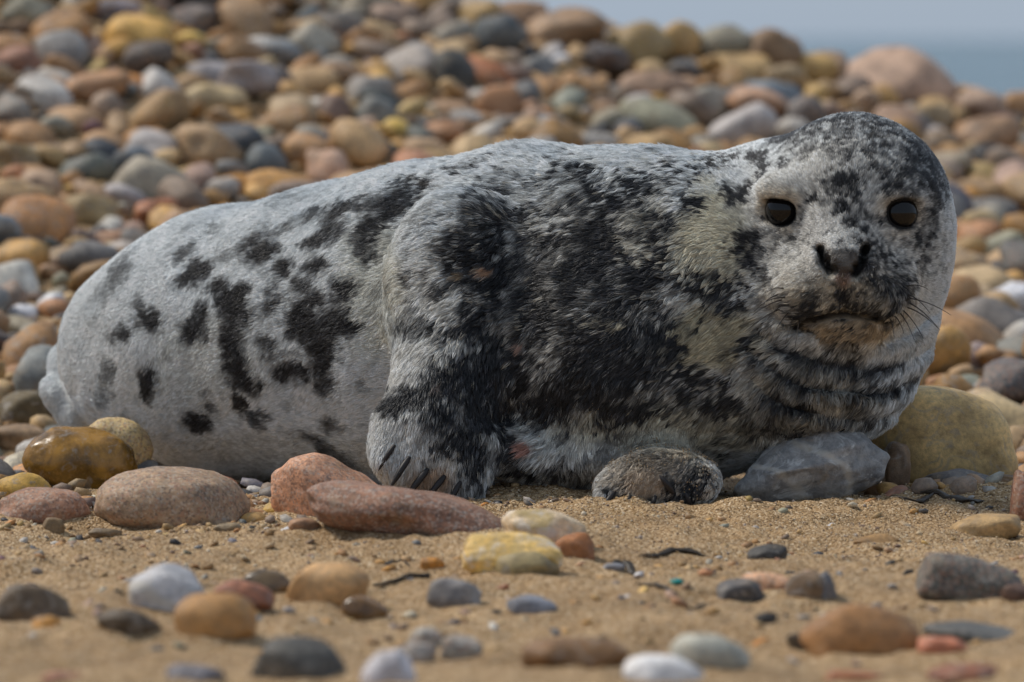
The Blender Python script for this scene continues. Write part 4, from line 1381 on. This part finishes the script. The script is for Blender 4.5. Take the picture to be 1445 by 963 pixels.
# the ones that show largest become objects of their own
cand = []
for f in FILL:
    px, py = project(f[0])
    wpx = 2 * f[1][0] / (f[0][1] + 6) * FPX
    seen = -20 < px < 1465 and -20 < py < 963
    # behind the seal's outline?
    hid = 130 < px < 1030 and py > 340 - 0.16 * min(px, 800) + 20
    hid = hid or (1060 < px < 1330 and 190 < py < 600)
    cand.append((wpx if seen and not hid else 0, f, px, py))
cand.sort(key=lambda q: -q[0])
room = 292 - individual - len(PLAN)
solo, rest = [q for q in cand[:room] if q[0] > 0], cand[room:] + [q for q in cand[:room] if q[0] <= 0]
names = {}
todo = []
for (c, rad, a, col, s_, (x, y), w_, h_) in PLAN:
    todo.append((c, rad, a, 0.0, col, s_, x, y))
for wpx, f, x, y in solo:
    todo.append((f[0], f[1], f[2], f[4], f[3], wpx, x, y))
kinds = ['plain', 'plain', 'plain', 'speckle', 'plain', 'wet', 'speckle']
base = []
for i, t in enumerate(todo):
    sz, cw, sh = size_word(t[5]), colour_word(t[4]), shape_word(t[1][0], t[1][2])
    base.append((sz, cw, sh, zone(t[6], t[7])))
P3 = np.array([t[0] for t in todo])
for i, (c, rad, a, yaw, col, s_, x, y) in enumerate(todo):
    sz, cw, sh, zn = base[i]
    lab = f'{sz} {sh} {cw} pebble {zn}'
    if sum(1 for b in base if b == base[i]) > 1:
        d = np.linalg.norm(P3 - P3[i], axis=1)
        order = np.argsort(d)[1:8]
        for nb in sorted(order, key=lambda q: -todo[q][5]):
            one = lab + f', beside a {base[nb][0]} {base[nb][1]} one'
            if one not in names:
                break
        lab = one
    names[lab] = names.get(lab, 0) + 1
    kd_ = kinds[i % 7] if colour_word(col) != 'off white' else 'plain'
    if kd_ == 'wet':
        kd_ = 'plain'
    o = add_stone('pebble', c, rad, a, col, kd_, lab, PEB[(i * 5) % len(PEB)])
    o.rotation_euler = (prs.uniform(-.4, .4), R(a) + prs.uniform(-.2, .2), prs.choice((0, math.pi)) + prs.uniform(-.2, .2) if yaw == 0.0 else yaw)
    o['group'] = 'pebbles of the shingle bank'

# the small and hidden ones as one mass
Vs, Fs, Cs = [], [], []
nv = 0
F2, F1 = ICO[2][1], ICO[1][1]
for wpx, f, x, y in rest:
    c, rad, a, col, yaw = f
    low_ = rad[1] < 0.0135 or abs(c[0]) > 0.106 * (c[1] + 6) + 0.25
    V = (PEB_TINY if low_ else PEB_LOW)[int(yaw * 100) % 8] * np.array(rad)
    ca, sa = math.cos(yaw), math.sin(yaw)
    V = np.stack([V[:, 0] * ca - V[:, 1] * sa, V[:, 0] * sa + V[:, 1] * ca, V[:, 2] + V[:, 0] * 0.45 * math.sin(a)], -1) + c
    Vs.append(V)
    Fs.append((F1 if low_ else F2) + nv)
    nv += len(V)
    Cs.append(np.tile(np.append(albedo(col), 1.0), (len(V), 1)))
me = mesh_from('shingle', np.concatenate(Vs), np.concatenate(Fs))
cat_ = me.color_attributes.new('Col', 'FLOAT_COLOR', 'POINT')
cat_.data.foreach_set('color', np.concatenate(Cs).astype(np.float32).ravel())
tag(link('shingle', me, MATS['stuff']), 'small mixed pebbles filling the gaps of the shingle bank', 'shingle', kind='stuff')

# ------------------------------------------------------------------ grit and sand grains
def grains(name, pos, rad, cols, parent=None):
    V0, F0 = ICO[1]
    n = len(pos)
    sc = rad[:, None, None] * rng.uniform(0.7, 1.25, (n, 1, 3))
    V = (V0[None] * (1 + 0.0) * sc + pos[:, None, :]).reshape(-1, 3)
    F = (F0[None] + (np.arange(n) * len(V0))[:, None, None]).reshape(-1, 3)
    me = mesh_from(name, V, F, False)
    a = me.color_attributes.new('Col', 'FLOAT_COLOR', 'POINT')
    c = np.repeat(np.concatenate([cols, np.ones((n, 1))], 1), len(V0), 0)
    a.data.foreach_set('color', c.astype(np.float32).ravel())
    return link(name, me, grain_mat, parent)


k = NT('sand_grain')
a_ = k.n('ShaderNodeAttribute', attribute_name='Col')
grain_mat = k.finish(a_.outputs['Color'], 0.5, 0.35)
GP = np.array([(.50, .36, .20), (.42, .28, .14), (.56, .42, .25), (.34, .22, .12), (.62, .52, .38), (.16, .10, .07), (.48, .30, .12), (.38, .30, .24)])
ng = 30000
x = rng.uniform(-.85, .85, ng)
y = -.75 + 1.15 * rng.random(ng) ** 0.7
keepg = fbm(np.stack([x, y, 0 * x], -1), 9, 120, 2) + 0.25 > rng.uniform(-.6, 1.0, ng)
x, y = x[keepg], y[keepg]
r = rng.uniform(.0006, .0014, len(x)) * (1 + 1.2 * (rng.random(len(x)) < .04))
pos = np.stack([x, y, ground_z(x, y) + r * 0.3], -1)
cols = GP[rng.integers(0, len(GP), len(x))] * rng.uniform(.75, 1.2, (len(x), 1))
tag(grains('coarse_sand', pos, r, cols), 'coarse loose sand grains on the beach around the seal', 'sand', kind='stuff')

# sand stuck to the far paw and chest
cand_i = rng.choice(len(SV), 160000)
p = SV[cand_i]
px, py = project(p)
onp = (SN[cand_i, 1] < 0.2) & (((px - 930) / 95) ** 2 + ((py - 668) / 48) ** 2 < 1) & (p[:, 1] < -.12)
wob = vnoise(p, 60, 140)
onp &= (rng.random(len(p)) < 0.15 + 0.9 * wob + 0.5 * sstep(680, 645, py))
onc = (SN[cand_i, 1] < 0.1) & (px > 690) & (px < 1010) & (py > 500) & (py < 710) & (p[:, 1] > -.15) & (rng.random(len(p)) < 0.006 + 0.05 * sstep(600, 690, py) * (vnoise(p, 30, 141) > 0))
sel = onp | onc
p = p[sel] + SN[cand_i][sel] * np.where(onp[sel], 0.0042, 0.0070)[:, None]
r = rng.uniform(.0003, .0008, len(p))
cols = GP[rng.integers(0, len(GP), len(p))] * 0.7
tag(grains('stuck_sand', p, r, cols, seal), kind='stuff')

# ------------------------------------------------------------------ drift: seaweed scraps, twig, plastic chip
k = NT('seaweed')
tcn = k.n('ShaderNodeTexCoord')
weed_mat = k.finish(k.mix(k.noise(tcn.outputs['Object'], 60, 4), (.010, .008, .006), (.06, .04, .022)), 0.45, 0.4, k.bump(k.noise(tcn.outputs['Object'], 200, 3), .6, .003))


def scrap(x, y, w_, h_, seed, label):
    hit = ray_ground(x, y)
    r_ = np.random.default_rng(seed)
    Lh = M(w_ / 2, hit[1])
    t = np.linspace(-1, 1, 14)
    cx = hit[0] + t * Lh
    cy = hit[1] + 0.02 * np.sin(t * 2.2 + seed) + 0.3 * (t * Lh) * math.sin(seed * 1.7)
    zz = ground_z(cx, cy) + 0.002 + 0.0015 * np.abs(r_.normal(size=14))
    pts = np.stack([cx, cy, zz], -1)
    rad = M(h_ / 2, hit[1]) * (1 - t ** 2 * 0.8) * r_.uniform(.5, 1.1, 14)
    V, F = tube(pts, rad, 7)
    V = V + r_.normal(size=V.shape) * 0.0006
    V[:, 2] = ground_z(V[:, 0], V[:, 1]) + 0.001 + 0.45 * (V[:, 2] - ground_z(V[:, 0], V[:, 1]))
    return tag(link('seaweed_scrap', mesh_from('seaweed_scrap', V, F), weed_mat), label, 'seaweed', 'seaweed scraps on the sand')


scrap(950, 789, 100, 16, 1, 'dried black seaweed scrap on sand near a slate chip')
scrap(880, 802, 30, 20, 2, 'curled dark seaweed bit right of the rusty brown stone')
scrap(928, 830, 60, 12, 3, 'flat brown seaweed scrap beside a turquoise chip')
scrap(1345, 700, 90, 20, 4, 'black seaweed clump under the big tan boulder')
scrap(1290, 706, 70, 12, 5, 'thin black seaweed strand right of the grey veined boulder')
scrap(985, 858, 50, 8, 6, 'short blurred seaweed strand on the near sand')
scrap(340, 690, 60, 24, 7, 'brown seaweed heap under the seal belly')
scrap(560, 797, 34, 8, 8, 'small brown seaweed crumb left of a tiny orange pebble')
hit0, hit1 = ray_ground(528, 832), ray_ground(606, 818)
t = np.linspace(0, 1, 10)[:, None]
pts = hit0 * (1 - t) + hit1 * t
pts[:, 2] = ground_z(pts[:, 0], pts[:, 1]) + 0.004
pts[:, 1] += 0.006 * np.sin(np.linspace(0, 5, 10))
V, F = tube(pts, np.linspace(.0016, .0030, 10), 6)
tag(link('twig', mesh_from('twig', V, F), weed_mat), 'thin dark twig on the sand by a small grey stone', 'twig')
k = NT('plastic')
pl = k.finish((.03, .30, .26), .4, .4)
hit = ray_ground(955, 824)
V, F = ICO[2]
V = V * np.array([.007, .006, .003]) * (1 + .25 * vnoise(V + 3, 1.5, 9))[:, None] + hit + np.array([0, 0, .002])
tag(link('plastic_chip', mesh_from('plastic_chip', V, F), pl), 'tiny turquoise plastic chip on the sand', 'plastic chip')
